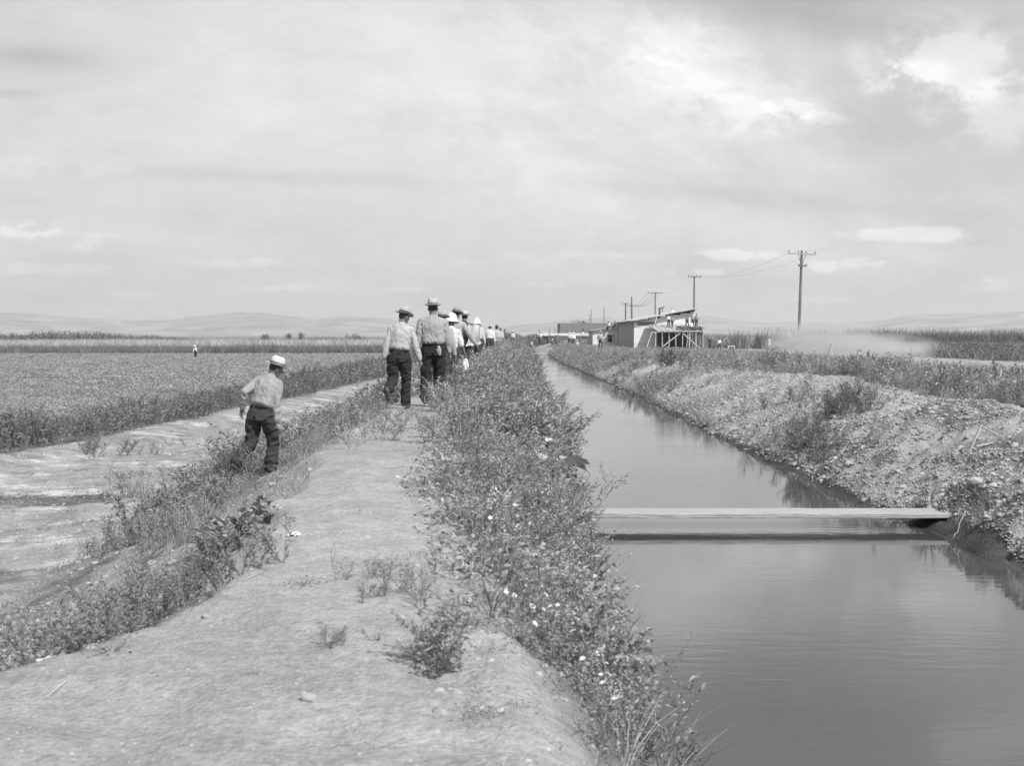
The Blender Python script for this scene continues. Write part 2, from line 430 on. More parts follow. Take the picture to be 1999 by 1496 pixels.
pb = [n for n in nt2.nodes if n.type == 'BSDF_PRINCIPLED'][0]; nt2.links.new(b3.outputs[0], pb.inputs['Normal'])
tag(link('ground', gm, mg), kind='structure')

# ------------------------------------------------------------------ water
mw = bpy.data.materials.new('canal_water'); nt3 = nodes_of(mw); n_ = nt3.nodes; l_ = nt3.links
o_ = n_.new('ShaderNodeOutputMaterial'); b_ = n_.new('ShaderNodeBsdfPrincipled')
b_.inputs['Base Color'].default_value = (.065, .065, .065, 1); b_.inputs['Roughness'].default_value = .02; b_.inputs['IOR'].default_value = 1.5
t_ = n_.new('ShaderNodeTexCoord'); m_ = n_.new('ShaderNodeMapping'); m_.inputs['Scale'].default_value = (.55, 1.9, 1); l_.new(t_.outputs['Object'], m_.inputs[0])
z1 = n_.new('ShaderNodeTexNoise'); z1.inputs['Scale'].default_value = 4.6; z1.inputs['Detail'].default_value = 4; z1.inputs['Roughness'].default_value = .55; z1.inputs['Distortion'].default_value = .5
l_.new(m_.outputs[0], z1.inputs['Vector'])
z2 = n_.new('ShaderNodeTexNoise'); z2.inputs['Scale'].default_value = .35; z2.inputs['Detail'].default_value = 2; l_.new(t_.outputs['Object'], z2.inputs['Vector'])
mm = n_.new('ShaderNodeMapRange'); mm.inputs['From Min'].default_value = .42; mm.inputs['From Max'].default_value = .62; mm.inputs['To Min'].default_value = .25; mm.inputs['To Max'].default_value = 1; l_.new(z2.outputs['Fac'], mm.inputs['Value'])
mx_ = n_.new('ShaderNodeMath'); mx_.operation = 'MULTIPLY'; l_.new(z1.outputs['Fac'], mx_.inputs[0]); l_.new(mm.outputs[0], mx_.inputs[1])
bb = n_.new('ShaderNodeBump'); bb.inputs['Strength'].default_value = .075; bb.inputs['Distance'].default_value = .03; l_.new(mx_.outputs[0], bb.inputs['Height']); l_.new(bb.outputs[0], b_.inputs['Normal'])
l_.new(b_.outputs[0], o_.inputs[0])
yy = np.concatenate([np.arange(-20, 150, 1.0), [150.0]]); wv = []; wf = []
for i, y in enumerate(yy): wv += [(float(wat_l(y)) - .25, y, WZ), (float(wat_r(y)) + .3, y, WZ)]
for i in range(len(yy) - 1): wf.append((2 * i, 2 * i + 1, 2 * i + 3, 2 * i + 2))
me = bpy.data.meshes.new('water'); me.from_pydata(wv, [], wf); me.update(); tag(link('water', me, mw), kind='structure')

# ------------------------------------------------------------------ hills
hp = [(-900, 628), (-500, 622), (-200, 615), (15, 612), (60, 613), (150, 622), (270, 628), (330, 625), (440, 612), (500, 608), (560, 615), (620, 622), (660, 617), (740, 621), (800, 628), (900, 640), (980, 640), (1040, 632), (1100, 628), (1180, 620), (1240, 625), (1310, 626), (1380, 617), (1420, 622), (1500, 632), (1560, 629), (1640, 631), (1700, 628), (1780, 614), (1900, 610), (1985, 608), (2200, 612), (2600, 620), (3000, 630)]
hx = np.linspace(-900, 3000, 900); hy = np.interp(hx, [a for a, _ in hp], [b for _, b in hp])
dist = np.linspace(3800, 6600, 60)
A_, D_ = np.meshgrid(hx, dist)
top = (655 - np.interp(A_, hx, hy))
XX = (A_ - 1005) / F * D_; YY = D_
t = (D_ - 3800) / 1700.0
prof = np.where(t < 1, sm(0, 1, t) * .86 + .14 * sm(0, .3, t), 1 - .9 * sm(1, 1.65, t))
ridg = fbm(XX / 260, YY / 420, 80, 5, .55)
ZZ = CAMZ + top / F * 5500 * prof * (1 + .0 * ridg) + ridg * 17 * sm(0, .3, t) * (1 - .9 * np.exp(-((t - 1) / .06) ** 2)) - 3
V = np.stack([XX.ravel(), YY.ravel(), ZZ.ravel()], 1); idx = np.arange(XX.size).reshape(XX.shape)
Q = np.stack([idx[:-1, :-1].ravel(), idx[:-1, 1:].ravel(), idx[1:, 1:].ravel(), idx[1:, :-1].ravel()], 1)
mh = mat('hill_grass', .27, .95, .4, .006, 0)
tag(link('hills', fast_mesh('hills', V, Q, None, True), mh), kind='structure')

# ------------------------------------------------------------------ haze
def volume_mat(name, dens, noisy=None):
    m = bpy.data.materials.new(name); t = nodes_of(m); o = t.nodes.new('ShaderNodeOutputMaterial'); p = t.nodes.new('ShaderNodeVolumePrincipled')
    p.inputs['Color'].default_value = (.93, .93, .93, 1); p.inputs['Density'].default_value = dens; p.inputs['Anisotropy'].default_value = .3
    t.links.new(p.outputs[0], o.inputs['Volume']); return m, t, p
hm, _, _ = volume_mat('haze_air', 1.3e-4)
b = MB(); b.box((0, 3600, 55), (15000, 7600, 2 * 62)); hz = b.build('haze', hm); tag(hz, kind='stuff')
hz.display_type = 'WIRE'
# ------------------------------------------------------------------ plants
def frame(d):
    d = d / (np.linalg.norm(d) + 1e-9); u = np.array([0, 0, 1.]) if abs(d[2]) < .9 else np.array([1., 0, 0])
    x = np.cross(d, u); x /= np.linalg.norm(x); return x, np.cross(x, d), d
class Plant:
    """quads of leaves and thin square stems gathered in numpy"""
    def __init__(s): s.V = []; s.Q = []; s.T = []; s.n = 0
    def quad(s, p, t):
        s.V.append(p); s.Q.append([[s.n, s.n + 1, s.n + 2, s.n + 3]]); s.T.append(np.full(4, t)); s.n += 4
    def leaf(s, p, d, l, w, t=1.0, droop=.2, fold=0.0):
        x, y, d = frame(d); a = rng.uniform(0, 6.28); x = x * math.cos(a) + y * math.sin(a)
        nrm = np.cross(x, d)
        mid = p + d * l * .5
        s.quad(np.array([p, mid + x * w / 2 + nrm * fold * w, p + d * l + np.array([0, 0, -droop * l]), mid - x * w / 2 + nrm * fold * w]), t)
    def bigleaf(s, p, d, l, w, t=1.0, droop=.3, rnd=False):
        """leaf blade of six quads with a fold along the middle"""
        d = d / np.linalg.norm(d); x = np.cross(d, [0, 0, 1.]); x /= (np.linalg.norm(x) + 1e-9); n = np.cross(x, d); ro = rng.normal(0, .6); x, n = x * math.cos(ro) + n * math.sin(ro), n * math.cos(ro) - x * math.sin(ro)
        ss_ = [0, .3, .7, 1]; ww = [.12, 1, .8, .03] if not rnd else [.5, 1.05, .85, .25]
        pr_ = None
        for a, b in zip(ss_, ww):
            c = p + d * l * a + np.array([0, 0, -droop * l * a * a]); e1 = c + x * w / 2 * b + n * .22 * w * b; e2 = c - x * w / 2 * b + n * .22 * w * b
            if pr_: s.quad(np.array([pr_[1], pr_[0], c, e1]) if 0 else np.array([pr_[0], pr_[1], e1, c]), t); s.quad(np.array([pr_[2], pr_[0], c, e2]), t)
            pr_ = (c, e1, e2)
    def stem(s, pts, r, t=.8):
        for i in range(len(pts) - 1):
            x, y, d = frame(pts[i + 1] - pts[i]); r0 = r * (1 - i / len(pts)); r1 = r * (1 - (i + 1) / len(pts)) + .0008
            for q in (x, y):
                s.quad(np.array([pts[i] - q * r0, pts[i] + q * r0, pts[i + 1] + q * r1, pts[i + 1] - q * r1]), t)
    def arr(s): return np.concatenate(s.V), np.concatenate(s.Q), np.concatenate(s.T)

def curve(p, d, l, n=4, bend=.3, grav=0):
    pts = [np.array(p, float)]; d = np.array(d, float) / np.linalg.norm(d)
    for i in range(n):
        d = d + rng.normal(0, bend / n, 3) + np.array([0, 0, grav / n]); d /= np.linalg.norm(d)
        pts.append(pts[-1] + d * l / n)
    return pts
def along(pts, t):
    f = t * (len(pts) - 1); i = min(int(f), len(pts) - 2); return pts[i] + (pts[i + 1] - pts[i]) * (f - i), pts[i + 1] - pts[i]
def weed(h=1.0, nb=7, nl=13, leaf=.055, spread=.75, multi=1):
    """upright bushy weed with side branches full of small narrow leaves"""
    P = Plant()
    for k in range(multi):
        a = rng.uniform(0, 6.28); tilt = 0.12 if multi == 1 else rng.uniform(.1, .85)
        main = curve((0, 0, 0), (math.cos(a) * tilt, math.sin(a) * tilt, 1), h * rng.uniform(.75, 1), 5, .35, .15)
        P.stem(main, .006, 1.0)
        def leaves(pts, n, t0=.12):
            for i in range(n):
                p, d = along(pts, t0 + (1 - t0) * (i + rng.random()) / n)
                dd = d / np.linalg.norm(d) + rng.normal(0, .75, 3) + np.array([0, 0, .15])
                P.leaf(p, dd / np.linalg.norm(dd), leaf * rng.uniform(.6, 1.35), leaf * rng.uniform(.28, .42), rng.uniform(.72, 1.3), rng.uniform(0, .3))
        leaves(main, int(nl * 1.5))
        for i in range(nb):
            p, d = along(main, .08 + .82 * (i + rng.random()) / nb)
            b = rng.uniform(0, 6.28); dd = np.array([math.cos(b) * spread, math.sin(b) * spread, 1])
            br = curve(p, dd, h * rng.uniform(.25, .48) * (1.1 - .5 * i / nb), 3, .4, .2)
            P.stem(br, .003, .75); leaves(br, nl, .05)
    return P.arr()
def lowweed(n=34, leaf=.09, r=.35, h=.22, st=False):
    P = Plant()
    for i in range(n):
        a = rng.uniform(0, 6.28); q = r * math.sqrt(rng.random())
        p = np.array([math.cos(a) * q, math.sin(a) * q, h * rng.uniform(.1, 1) * (1 - (q / r) ** 2 * .6)])
        d = np.array([math.cos(a), math.sin(a), rng.uniform(.1, 1.1)]) + rng.normal(0, .4, 3)
        if st: P.stem([np.zeros(3), p * .5 + np.array([0, 0, .03]), p.copy()], .004)
        P.leaf(p, d / np.linalg.norm(d), leaf * rng.uniform(.7, 1.4), leaf * rng.uniform(.45, .7), rng.uniform(.7, 1.3), .25)
    for i in range(5):
        a = rng.uniform(0, 6.28); P.stem(curve((0, 0, 0), (math.cos(a) * .7, math.sin(a) * .7, 1), h, 2, .2), .004)
    return P.arr()
def grass(n=26, h=1.0, r=.12, w=.012, lean=.35, segs=3):
    P = Plant()
    for i in range(n):
        a = rng.uniform(0, 6.28); q = r * rng.random(); p = np.array([math.cos(a) * q, math.sin(a) * q, 0])
        b = a + rng.normal(0, .8); hh = h * rng.uniform(.55, 1.1)
        d = np.array([math.cos(b) * lean * rng.random(), math.sin(b) * lean * rng.random(), 1])
        pts = curve(p, d, hh, segs, .12, 0)
        out = np.array([math.cos(b), math.sin(b), -.35])
        pts = [q_ + out * hh * .28 * (j / segs) ** 2.5 * rng.uniform(.4, 1.2) for j, q_ in enumerate(pts)]
        c = rng.uniform(0, 3.14); x = np.array([math.cos(c), math.sin(c), 0]); t = rng.uniform(.7, 1.35)
        for j in range(segs):
            w0 = w * (1 - (j / segs) ** 2) ; w1 = w * (1 - ((j + 1) / segs) ** 2) + .001
            P.quad(np.array([pts[j] - x * w0 / 2, pts[j] + x * w0 / 2, pts[j + 1] + x * w1 / 2, pts[j + 1] - x * w1 / 2]), t)
    return P.arr()
def lance(n=30, l=.2, h=.35):
    """many broad pointed leaves on short stems"""
    P = Plant()
    for k in range(7):
        a = rng.uniform(0, 6.28); t = rng.uniform(.1, .7)
        st = curve((0, 0, 0), (math.cos(a) * t, math.sin(a) * t, 1), h * rng.uniform(.5, 1), 3, .2); P.stem(st, .005)
        for i in range(n // 7 + 2):
            p, d = along(st, rng.uniform(.15, 1)); b = rng.uniform(0, 6.28)
            P.bigleaf(p, np.array([math.cos(b), math.sin(b), rng.uniform(.3, 2.2)]), l * rng.uniform(.6, 1.1), l * .3, rng.uniform(.75, 1.3), .35)
    return P.arr()
def roundleaf(n=16, l=.17, h=.4):
    P = Plant()
    for i in range(n):
        a = rng.uniform(0, 6.28); st = curve((0, 0, 0), (math.cos(a) * .7, math.sin(a) * .7, 1), h * rng.uniform(.4, 1), 3, .2, -.3); P.stem(st, .005)
        b = a + rng.normal(0, .5)
        P.bigleaf(st[-1], np.array([math.cos(b), math.sin(b), rng.uniform(-.2, .5)]), l * rng.uniform(.6, 1.1), l * rng.uniform(.75, 1), rng.uniform(.85, 1.4), .3, True)
    return P.arr()
def pts_filter(X, Y, margin=1.16, back=1.5):
    return (np.abs(X) < .386 * Y * margin + back)
def scatter(name, temps, X, Y, sc, m, kind='stuff', sink=.02, zs=None, tilt=.12, bias=None, tonev=.16, Z=None, szx=None, parent=None):
    """copies of the templates merged into one mesh"""
    n = len(X); Z = hgt(X, Y, True) if Z is None else Z
    rz = rng.uniform(0, 6.283, n); tx = rng.normal(0, tilt, n); ty = rng.normal(0, tilt, n)
    if bias is not None: tx = tx + bias[0]; ty = ty + bias[1]
    which = rng.integers(0, len(temps), n); tn = np.clip(rng.normal(1, tonev, n), .5, 1.6)
    # slow variation of tone across the bank
    tn = tn * (1 + .16 * fbm(X * .5, Y * .5, 91, 3))
    zs = np.ones(n) if zs is None else zs; szx = np.ones(n) if szx is None else szx
    Vs, Qs, Ts = [], [], []; off = 0
    for k, (v, q, t) in enumerate(temps):
        ii = np.where(which == k)[0]
        if not len(ii): continue
        c, s_ = np.cos(rz[ii])[:, None], np.sin(rz[ii])[:, None]; s0 = sc[ii][:, None]
        x = (v[None, :, 0] * c - v[None, :, 1] * s_) * s0 * szx[ii][:, None]; y = (v[None, :, 0] * s_ + v[None, :, 1] * c) * s0 * szx[ii][:, None]
        z = v[None, :, 2] * s0 * zs[ii][:, None]
        x = x + z * tx[ii][:, None]; y = y + z * ty[ii][:, None]
        P = np.stack([x + X[ii][:, None], y + Y[ii][:, None], z + (Z[ii] - sink)[:, None]], 2).reshape(-1, 3)
        Vs.append(P); Qs.append((q[None] + (np.arange(len(ii)) * len(v))[:, None, None]).reshape(-1, 4) + off)
        Ts.append((t[None] * tn[ii][:, None]).ravel()); off += len(P)
    me = fast_mesh(name, np.concatenate(Vs), np.concatenate(Qs), np.concatenate(Ts))
    o = link(name, me, m, parent)
    if kind: tag(o, kind=kind)
    return o
def area(x0, x1, y0, y1, dens, dfall=None, pw=0):
    """random points; dens per m2; x0,x1 may be functions of Y"""
    f0 = x0 if callable(x0) else (lambda Y: np.full(np.shape(Y), float(x0))); f1 = x1 if callable(x1) else (lambda Y: np.full(np.shape(Y), float(x1)))
    ys_ = np.linspace(y0, y1, 400); wd = np.maximum(f1(ys_) - f0(ys_), 0); dn = dens * (np.minimum(1, dfall / ys_) ** pw if dfall else 1)
    wgt = wd * dn; tot = np.trapezoid(wgt, ys_) if hasattr(np, 'trapezoid') else np.trapz(wgt, ys_)
    n = int(tot); cdf = np.cumsum(wgt); cdf = cdf / cdf[-1]
    Y = np.interp(rng.random(n), cdf, ys_); X = f0(Y) + (f1(Y) - f0(Y)) * rng.random(n)
    k = pts_filter(X, Y); return X[k], Y[k]

LEAF = mat('weed_leaf', .30, .55, .12, 3, 0, attr='tone', trans=.18, spec=.4)
LEAFD = mat('dark_leaf', .21, .55, .12, 3, 0, attr='tone', trans=.2, spec=.4)
DRY = mat('dry_grass', .5, .6, .12, 3, 0, attr='tone', trans=.25, spec=.3)
REED = mat('reed_blade', .21, .6, .12, 3, 0, attr='tone', trans=.2, spec=.3)
CROP = mat('crop_leaf', .36, .55, .12, 3, 0, attr='tone', trans=.25, spec=.4)
WD = [weed(1, 8, 15, .06) for _ in range(3)] + [weed(1, 10, 20, .04) for _ in range(2)] + [weed(1, 6, 10, .09, .9) for _ in range(2)] + [grass(22, .9, .1, .011, .6)] + [weed(1.15, 5, 12, .045, .5)]
WM = [weed(1, 6, 12, .08, .9, 3) for _ in range(3)]
WL = [weed(1, 5, 7, .13, .75) for _ in range(5)]           # coarser, for farther off
WS = [weed(1, 7, 13, .085, 1.0, 3) for _ in range(4)]
LOW = [lowweed(60, .05) for _ in range(5)]
LOWS = [lowweed(34, .065, st=True) for _ in range(3)]
LOWF = [lowweed(24, .10, .45, .22) for _ in range(5)]
GR = [grass() for _ in range(5)]
GRF = [grass(12, 1, .25, .04, .3, 2) for _ in range(5)]
LN = [lance() for _ in range(3)]
RL = [roundleaf() for _ in range(3)]

# bank between the path and the canal: one tangled mass of weeds
def cw(X, Y):  # weed height across the canal-side slope
    s = (X - path_r(Y)) / (wat_l(Y) - path_r(Y)); return s
X, Y = area(lambda Y: path_r(Y) + .12, lambda Y: wat_l(Y) - .12, 6.2, 24, 40, 12, .6)
ew = fbm(X * 1.1, Y * .9, 101, 3)
s = cw(X, Y); hh = (.44 + .50 * ew + .12 * sm(12, 20, Y)) * (.55 + .55 * np.sin(np.clip(s, 0, 1) * 2.6)) * sm(-.05, .25, s + .25 * ew + .12) * (.62 + .38 * sm(7, 11, Y))
k = hh > .13
scatter('bank_weeds', WD + WM, X[k], Y[k], hh[k] * rng.uniform(.55, 1.35, k.sum()), LEAF, tilt=.3, bias=(.16, 0), szx=rng.uniform(1, 1.5, k.sum()))
X, Y = area(lambda Y: path_r(Y) + .0, lambda Y: wat_l(Y) - .1, 6.0, 22, 30)
scatter('bank_undergrowth', LOW, X, Y, rng.uniform(.5, 1.0, len(X)), LEAF)
X, Y = area(lambda Y: path_r(Y) - .25, lambda Y: wat_l(Y), 24, 62, 26, 24, .55)
ew = fbm(X * .7, Y * .5, 102, 3); s = cw(X, Y)
hh = (.58 + .36 * ew) * sm(-.3, .05, s + .2 * ew) * (1 - .25 * sm(.75, 1, s))
k = hh > .15
scatter('bank_weeds', WD[:4] + WL, X[k], Y[k], hh[k] * rng.uniform(.7, 1.25, k.sum()), LEAF, tilt=.2, bias=(.1, 0), szx=rng.uniform(1, 1.5, k.sum()))
X, Y = area(lambda Y: path_r(Y) - .2, lambda Y: wat_l(Y) - .0, 62, 152, 10)
scatter('bank_weeds', WL, X, Y, rng.uniform(.5, .95, len(X)), LEAF, tilt=.2, szx=np.full(len(X), 1.5))
# sparse low plants from the camera forward, on the slope
X, Y = area(lambda Y: path_r(Y) + .02, lambda Y: wat_l(Y) - .06, 2.2, 6.4, 60)
ew = fbm(X * 1.6, Y * 1.3, 103, 3); s = cw(X, Y); k = (s + .45 * ew > .12 + .05 * (6 - Y))
scatter('bank_weeds', WD + LOW, X[k], Y[k], rng.uniform(.16, .42, k.sum()) * (1 + .6 * ew[k]) * (.7 + .5 * s[k]), LEAF, tilt=.3, bias=(.2, 0), szx=np.full(k.sum(), 1.3))
X, Y = area(lambda Y: path_r(Y) - .25, lambda Y: path_r(Y) + .6, 2.5, 12, 75)
k = fbm(X * 2, Y * 2, 105, 3) > -.08
scatter('trampled_sprouts', LOW, X[k], Y[k], rng.uniform(.1, .34, k.sum()), LEAF)

# slope on the field side of the path
def fw(X, Y): return (X - (path_l(Y) - 3.2)) / 3.2
X, Y = area(lambda Y: path_l(Y) - 3.6 + .8 * sm(26, 40, Y), lambda Y: path_l(Y) - .25, 8.5, 34, 26, 16, .4)
ew = fbm(X * .6, Y * .45, 111, 3); s = fw(X, Y)
clear = np.exp(-(((X + 3.75) / .75) ** 2 + ((Y - 19.2) / 1.3) ** 2))   # trodden spot where the man climbs up
band = np.exp(-((s - .42 - .1 * ew) / .36) ** 2)
hh = (.60 + .8 * ew) * band * sm(12, 17, Y + 5 * ew) * (1 - .75 * clear)
k = hh > .22
scatter('levee_weeds', WD + WM, X[k], Y[k], hh[k] * rng.uniform(.7, 1.2, k.sum()), LEAF, tilt=.2, szx=rng.uniform(1, 1.5, k.sum()))
X, Y = area(lambda Y: path_l(Y) - 3.2, lambda Y: path_l(Y) - .2, 34, 150, 13, 34, .5)
ew = fbm(X * .5, Y * .3, 112, 3)
scatter('levee_weeds', WL, X, Y, (.7 + .2 * ew) * rng.uniform(.7, 1.2, len(X)), LEAF, tilt=.18, szx=np.full(len(X), 1.5))
X, Y = area(lambda Y: fld_e(Y), lambda Y: path_l(Y) - .1, 6, 44, 8)
k = fbm(X * .9, Y * .7, 113, 3) > .0
scatter('scattered_sprouts', LOW, X[k], Y[k], rng.uniform(.15, .55, k.sum()), LEAF, tonev=.2)
X, Y = area(lambda Y: path_l(Y) - .75, lambda Y: path_l(Y) + .2, 6, 24, 26)
k = fbm(X * 1.7, Y * 1.2, 116, 3) > .0
scatter('scattered_sprouts', LOW + WD, X[k], Y[k], rng.uniform(.08, .28, k.sum()), LEAF, tonev=.2)
# weeds along the field edge and in the ditch farther away
X, Y = area(lambda Y: fld_e(Y) - 3.2, lambda Y: fld_e(Y) + .25, 22, 70, 17, 30, .5)
ew = fbm(X * .5, Y * .4, 121, 3); ed = sm(-3.4, -.6, X - fld_e(Y))
hh = (.3 + .38 * ed + .3 * ew)
scatter('field_edge_weeds', WD[:3] + WL, X, Y, np.maximum(hh, .18) * rng.uniform(.7, 1.2, len(X)), LEAFD, tilt=.18, szx=np.full(len(X), 1.35))
X, Y = area(lambda Y: fld_e(Y) - 3.0, lambda Y: fld_e(Y) + .5, 70, 195, 7)
scatter('field_edge_weeds', WL, X, Y, rng.uniform(.5, 1.0, len(X)), LEAFD, szx=np.full(len(X), 1.6))
X, Y = area(lambda Y: fld_e(Y) + 1, lambda Y: path_l(Y) - 2, 95, 195, 5)
scatter('field_edge_weeds', WL, X, Y, rng.uniform(.4, .8, len(X)), LEAF, szx=np.full(len(X), 1.6))
# crop in the left field
X, Y = area(lambda Y: -.46 * Y - 2, lambda Y: fld_e(Y) - 1.8, 24, 75, 11, 45, .5)
X = np.round(X / .75) * .75 + rng.normal(0, .13, len(X))
scatter('field_crop', LOW + LOWF, X, Y, rng.uniform(.6, 1.25, len(X)) * .8 * (1 + .2 * vn2(X * .3, Y * .15, 77)), CROP, tonev=.22)
X, Y = area(lambda Y: -.46 * Y - 2, lambda Y: fld_e(Y) - 2.4, 75, 197, 4.5, 90, .6)
scatter('field_crop', LOWF, X, Y, rng.uniform(.9, 1.6, len(X)), CROP, tonev=.22, zs=np.full(len(X), .6))
# tall grass beyond the field: dark stems below, pale heads above
X, Y = area(lambda Y: -.46 * Y - 2, lambda Y: np.full(np.shape(Y), -5.0), 198, 218, 3.4)
scatter('tall_grass', GRF, X, Y, rng.uniform(1.0, 1.45, len(X)) * (1 + .15 * vn2(X * .1, Y * .1, 5)), REED, szx=np.full(len(X), .9))
X, Y = area(lambda Y: -.46 * Y - 2, lambda Y: np.full(np.shape(Y), -4.0), 218, 262, 2.2)
scatter('pale_grass', GRF, X, Y, rng.uniform(1.7, 2.3, len(X)) * (1 + .1 * vn2(X * .08, Y * .1, 6)), DRY, szx=np.full(len(X), 1.0))
X, Y = area(lambda Y: -.46 * Y - 2, lambda Y: np.full(np.shape(Y), 8.0), 330, 440, .5)
hh = 1.25 + .7 * vn2(X * .03, Y * .02, 7) + 1.2 * np.exp(-((X + 118) / 16) ** 2) + .4 * vn2(X * .2, Y * .1, 8)
k = hh > .8
scatter('far_brush', WL, X[k], Y[k], hh[k] * 1.15, REED, szx=np.full(k.sum(), 1.7))
X, Y = area(lambda Y: np.full(np.shape(Y), -12.0), lambda Y: np.full(np.shape(Y), 40.0), 230, 330, .7)
scatter('far_brush', WL, X, Y, rng.uniform(.9, 1.9, len(X)), LEAFD, szx=np.full(len(X), 1.7))

# right side
def re_(Y): return 9.3 + .5 * vn2(np.asarray(Y) * .25, 4.4, 15) - 2.5 * sm(55, 90, Y)
X, Y = area(re_, lambda Y: re_(Y) + 3.4, 20, 62, 34, 30, .4)
ew = fbm(X * .5, Y * .5, 131, 3)
scatter('right_bank_weeds', WD + WL, X, Y, (.62 + .3 * ew) * rng.uniform(.6, 1.15, len(X)), LEAF, tilt=.18, szx=np.full(len(X), 1.3))
X, Y = area(lambda Y: re_(Y) + 2.0, lambda Y: np.minimum(27.0, .47 * Y + 2), 20, 75, 15, 40, .4)
scatter('right_bank_weeds', WD + WL + GR[:2], X, Y, rng.uniform(.45, .95, len(X)) * (1 - .55 * sm(17, 23, X)) * (1 - .25 * sm(35, 60, Y)), LEAFD, tilt=.18, szx=np.full(len(X), 1.3))
X, Y = area(lambda Y: re_(Y) + 0, lambda Y: np.minimum(27.0, .47 * Y + 2), 75, 184, 3.2, 90, .5)
k = ~((X > 14) & (Y > 168) & (X < 29))
scatter('right_bank_weeds', WL + GRF, X[k], Y[k], rng.uniform(.3, .62, k.sum()) * (1 - .4 * sm(20, 25, X[k])), LEAF, tilt=.15, szx=np.full(k.sum(), 1.7))
X, Y = area(re_, lambda Y: np.minimum(22.0, .47 * Y + 2), 24, 60, .5)
scatter('dry_grass_tufts', GR, X, Y, rng.uniform(.8, 1.3, len(X)), DRY, tilt=.2)
# weeds that cover the far half of the right bank down to the water
X, Y = area(lambda Y: wat_r(Y) + .05, lambda Y: re_(Y) + .2, 44, 184, 9, 70, .4)
ew = fbm(X * .55, Y * .3, 133, 3); k = ew > .18 - .5 * sm(45, 95, Y)
scatter('right_bank_weeds', WL, X[k], Y[k], rng.uniform(.3, .62, k.sum()), LEAF, tilt=.2, szx=np.full(k.sum(), 1.5))
X, Y = area(lambda Y: wat_r(Y) + .05, lambda Y: re_(Y) + .2, 16, 46, 3.4)
ew = fbm(X * .8, Y * .5, 134, 3); k = ew > .2
scatter('spoil_bank_sprouts', WS + LOW, X[k], Y[k], rng.uniform(.18, .42, k.sum()), LEAF, tilt=.2)
X, Y = area(lambda Y: wat_r(Y) - .05, lambda Y: wat_r(Y) + .35, 14, 60, 5)
k = fbm(X * .9, Y * .6, 135, 2) > .05
scatter('waterside_grass', GR, X[k], Y[k], rng.uniform(.25, .5, k.sum()), LEAFD, tilt=.25, bias=(-.3, 0))
# grass beyond the dirt road and the reed belt
X, Y = area(lambda Y: np.full(np.shape(Y), 35.5), lambda Y: .47 * Y + 3, 72, 178, 2.6, 100, .5)
scatter('meadow_grass', GRF + WL, X, Y, rng.uniform(.8, 1.3, len(X)) * (1 + .15 * vn2(X * .1, Y * .07, 3)), LEAFD, tilt=.2, szx=np.full(len(X), 1.2))
X, Y = area(lambda Y: np.full(np.shape(Y), 27.0), lambda Y: .47 * Y + 3, 178, 186, 3.5)
gap = sm(-.25, .1, vn2(X * .06, Y * .02, 141) + .35 + .5 * sm(60, 70, X))
k = gap > .3
scatter('reed_belt', GRF, X[k], Y[k], rng.uniform(2.1, 3.3, k.sum()), REED, tilt=.07, szx=np.full(k.sum(), .7))
X, Y = area(lambda Y: np.full(np.shape(Y), 26.0), lambda Y: .47 * Y + 3, 186, 240, 1.2)
scatter('meadow_grass', GRF, X, Y, rng.uniform(1.6, 2.4, len(X)), LEAF, tilt=.1, szx=np.full(len(X), 1.2))

# ------------------------------------------------------------------ single plants
def plant(name, temps, qx, qy, z0, sc, m, label, cat='plant', group=None, n=1, spread=.2, zs=1.0, X=None, Y=None, flat=1.2, sy=None):
    if X is None: X, Y, _ = px(qx, qy, z=z0)
    xs = X + rng.normal(0, spread, n); ys_ = Y + rng.normal(0, sy or spread, n)
    zb = float(hgt(np.array([X]), np.array([Y]))[0])
    zr = hgt(xs, ys_)
    if n > 1:
        P = Plant()
        for i in range(n): P.stem([np.array([0, 0, -.03]), np.array([xs[i] - X, ys_[i] - Y, zr[i] - zb - .01])], .006)
        run = P.arr()
    o = scatter(name, temps, xs - X, ys_ - Y, sc * rng.uniform(.7, 1.15, n), m, kind=None, Z=zr - zb, tilt=.15, szx=np.full(n, flat), zs=np.full(n, zs))
    if n > 1:
        rm = fast_mesh('r', run[0], run[1], run[2] * .7); import bmesh
        bm = bmesh.new(); bm.from_mesh(o.data); bm.from_mesh(rm); nm = bpy.data.meshes.new(name); bm.to_mesh(nm); bm.free(); nm.materials.append(m); o.data = nm
    o.location = (X, Y, zb)
    return tag(o, label, cat, group)
plant('leafy_plant', LN, 462, 1020, -.08, .62, mat('broad_leaf', .24, .5, .12, 3, 0, attr='tone', trans=.2, spec=.4), 'dark clump of broad pointed leaves at the left edge of the path', n=13, spread=.2, sy=.3)
plant('weed_bush', WM + WD, 300, 1150, -.1, .36, LEAFD, 'largest dark weed bush beside the left edge of the path in the foreground', n=36, spread=.27, sy=.3)
plant('weed_bush', WM + WD, 150, 1170, -.1, .26, LEAF, 'weed bush left of the largest foreground bush', n=18, spread=.22, sy=.25)
plant('weed_bush', WM + WD, 60, 1150, -.5, .3, LEAF, 'dark weed clump at the left border of the view above the ditch', n=14, spread=.3, sy=.35)
plant('weed_bush', WD + WM, 345, 1000, -.55, .42, LEAF, 'feathery weed bush behind the broad-leaved clump', n=26, spread=.35, sy=.6)
plant('grass_tuft', GR, 355, 1000, -.4, .55, LEAF, 'upright tuft of long grass blades behind the broad-leaved clump', n=5, spread=.12)
plant('weed_bush', WD, 240, 945, -1.35, .7, LEAF, 'slender weed standing alone in the dry ditch', n=5, spread=.14)
plant('weed_bush', WD, 455, 935, -.85, .6, LEAF, 'weed bush low on the slope left of the climbing man', n=26, spread=.45, sy=.8)
plant('weed_bush', WM, 175, 885, -1.5, .55, LEAFD, 'round weed on the bare bank under the crop field', n=7, spread=.35)
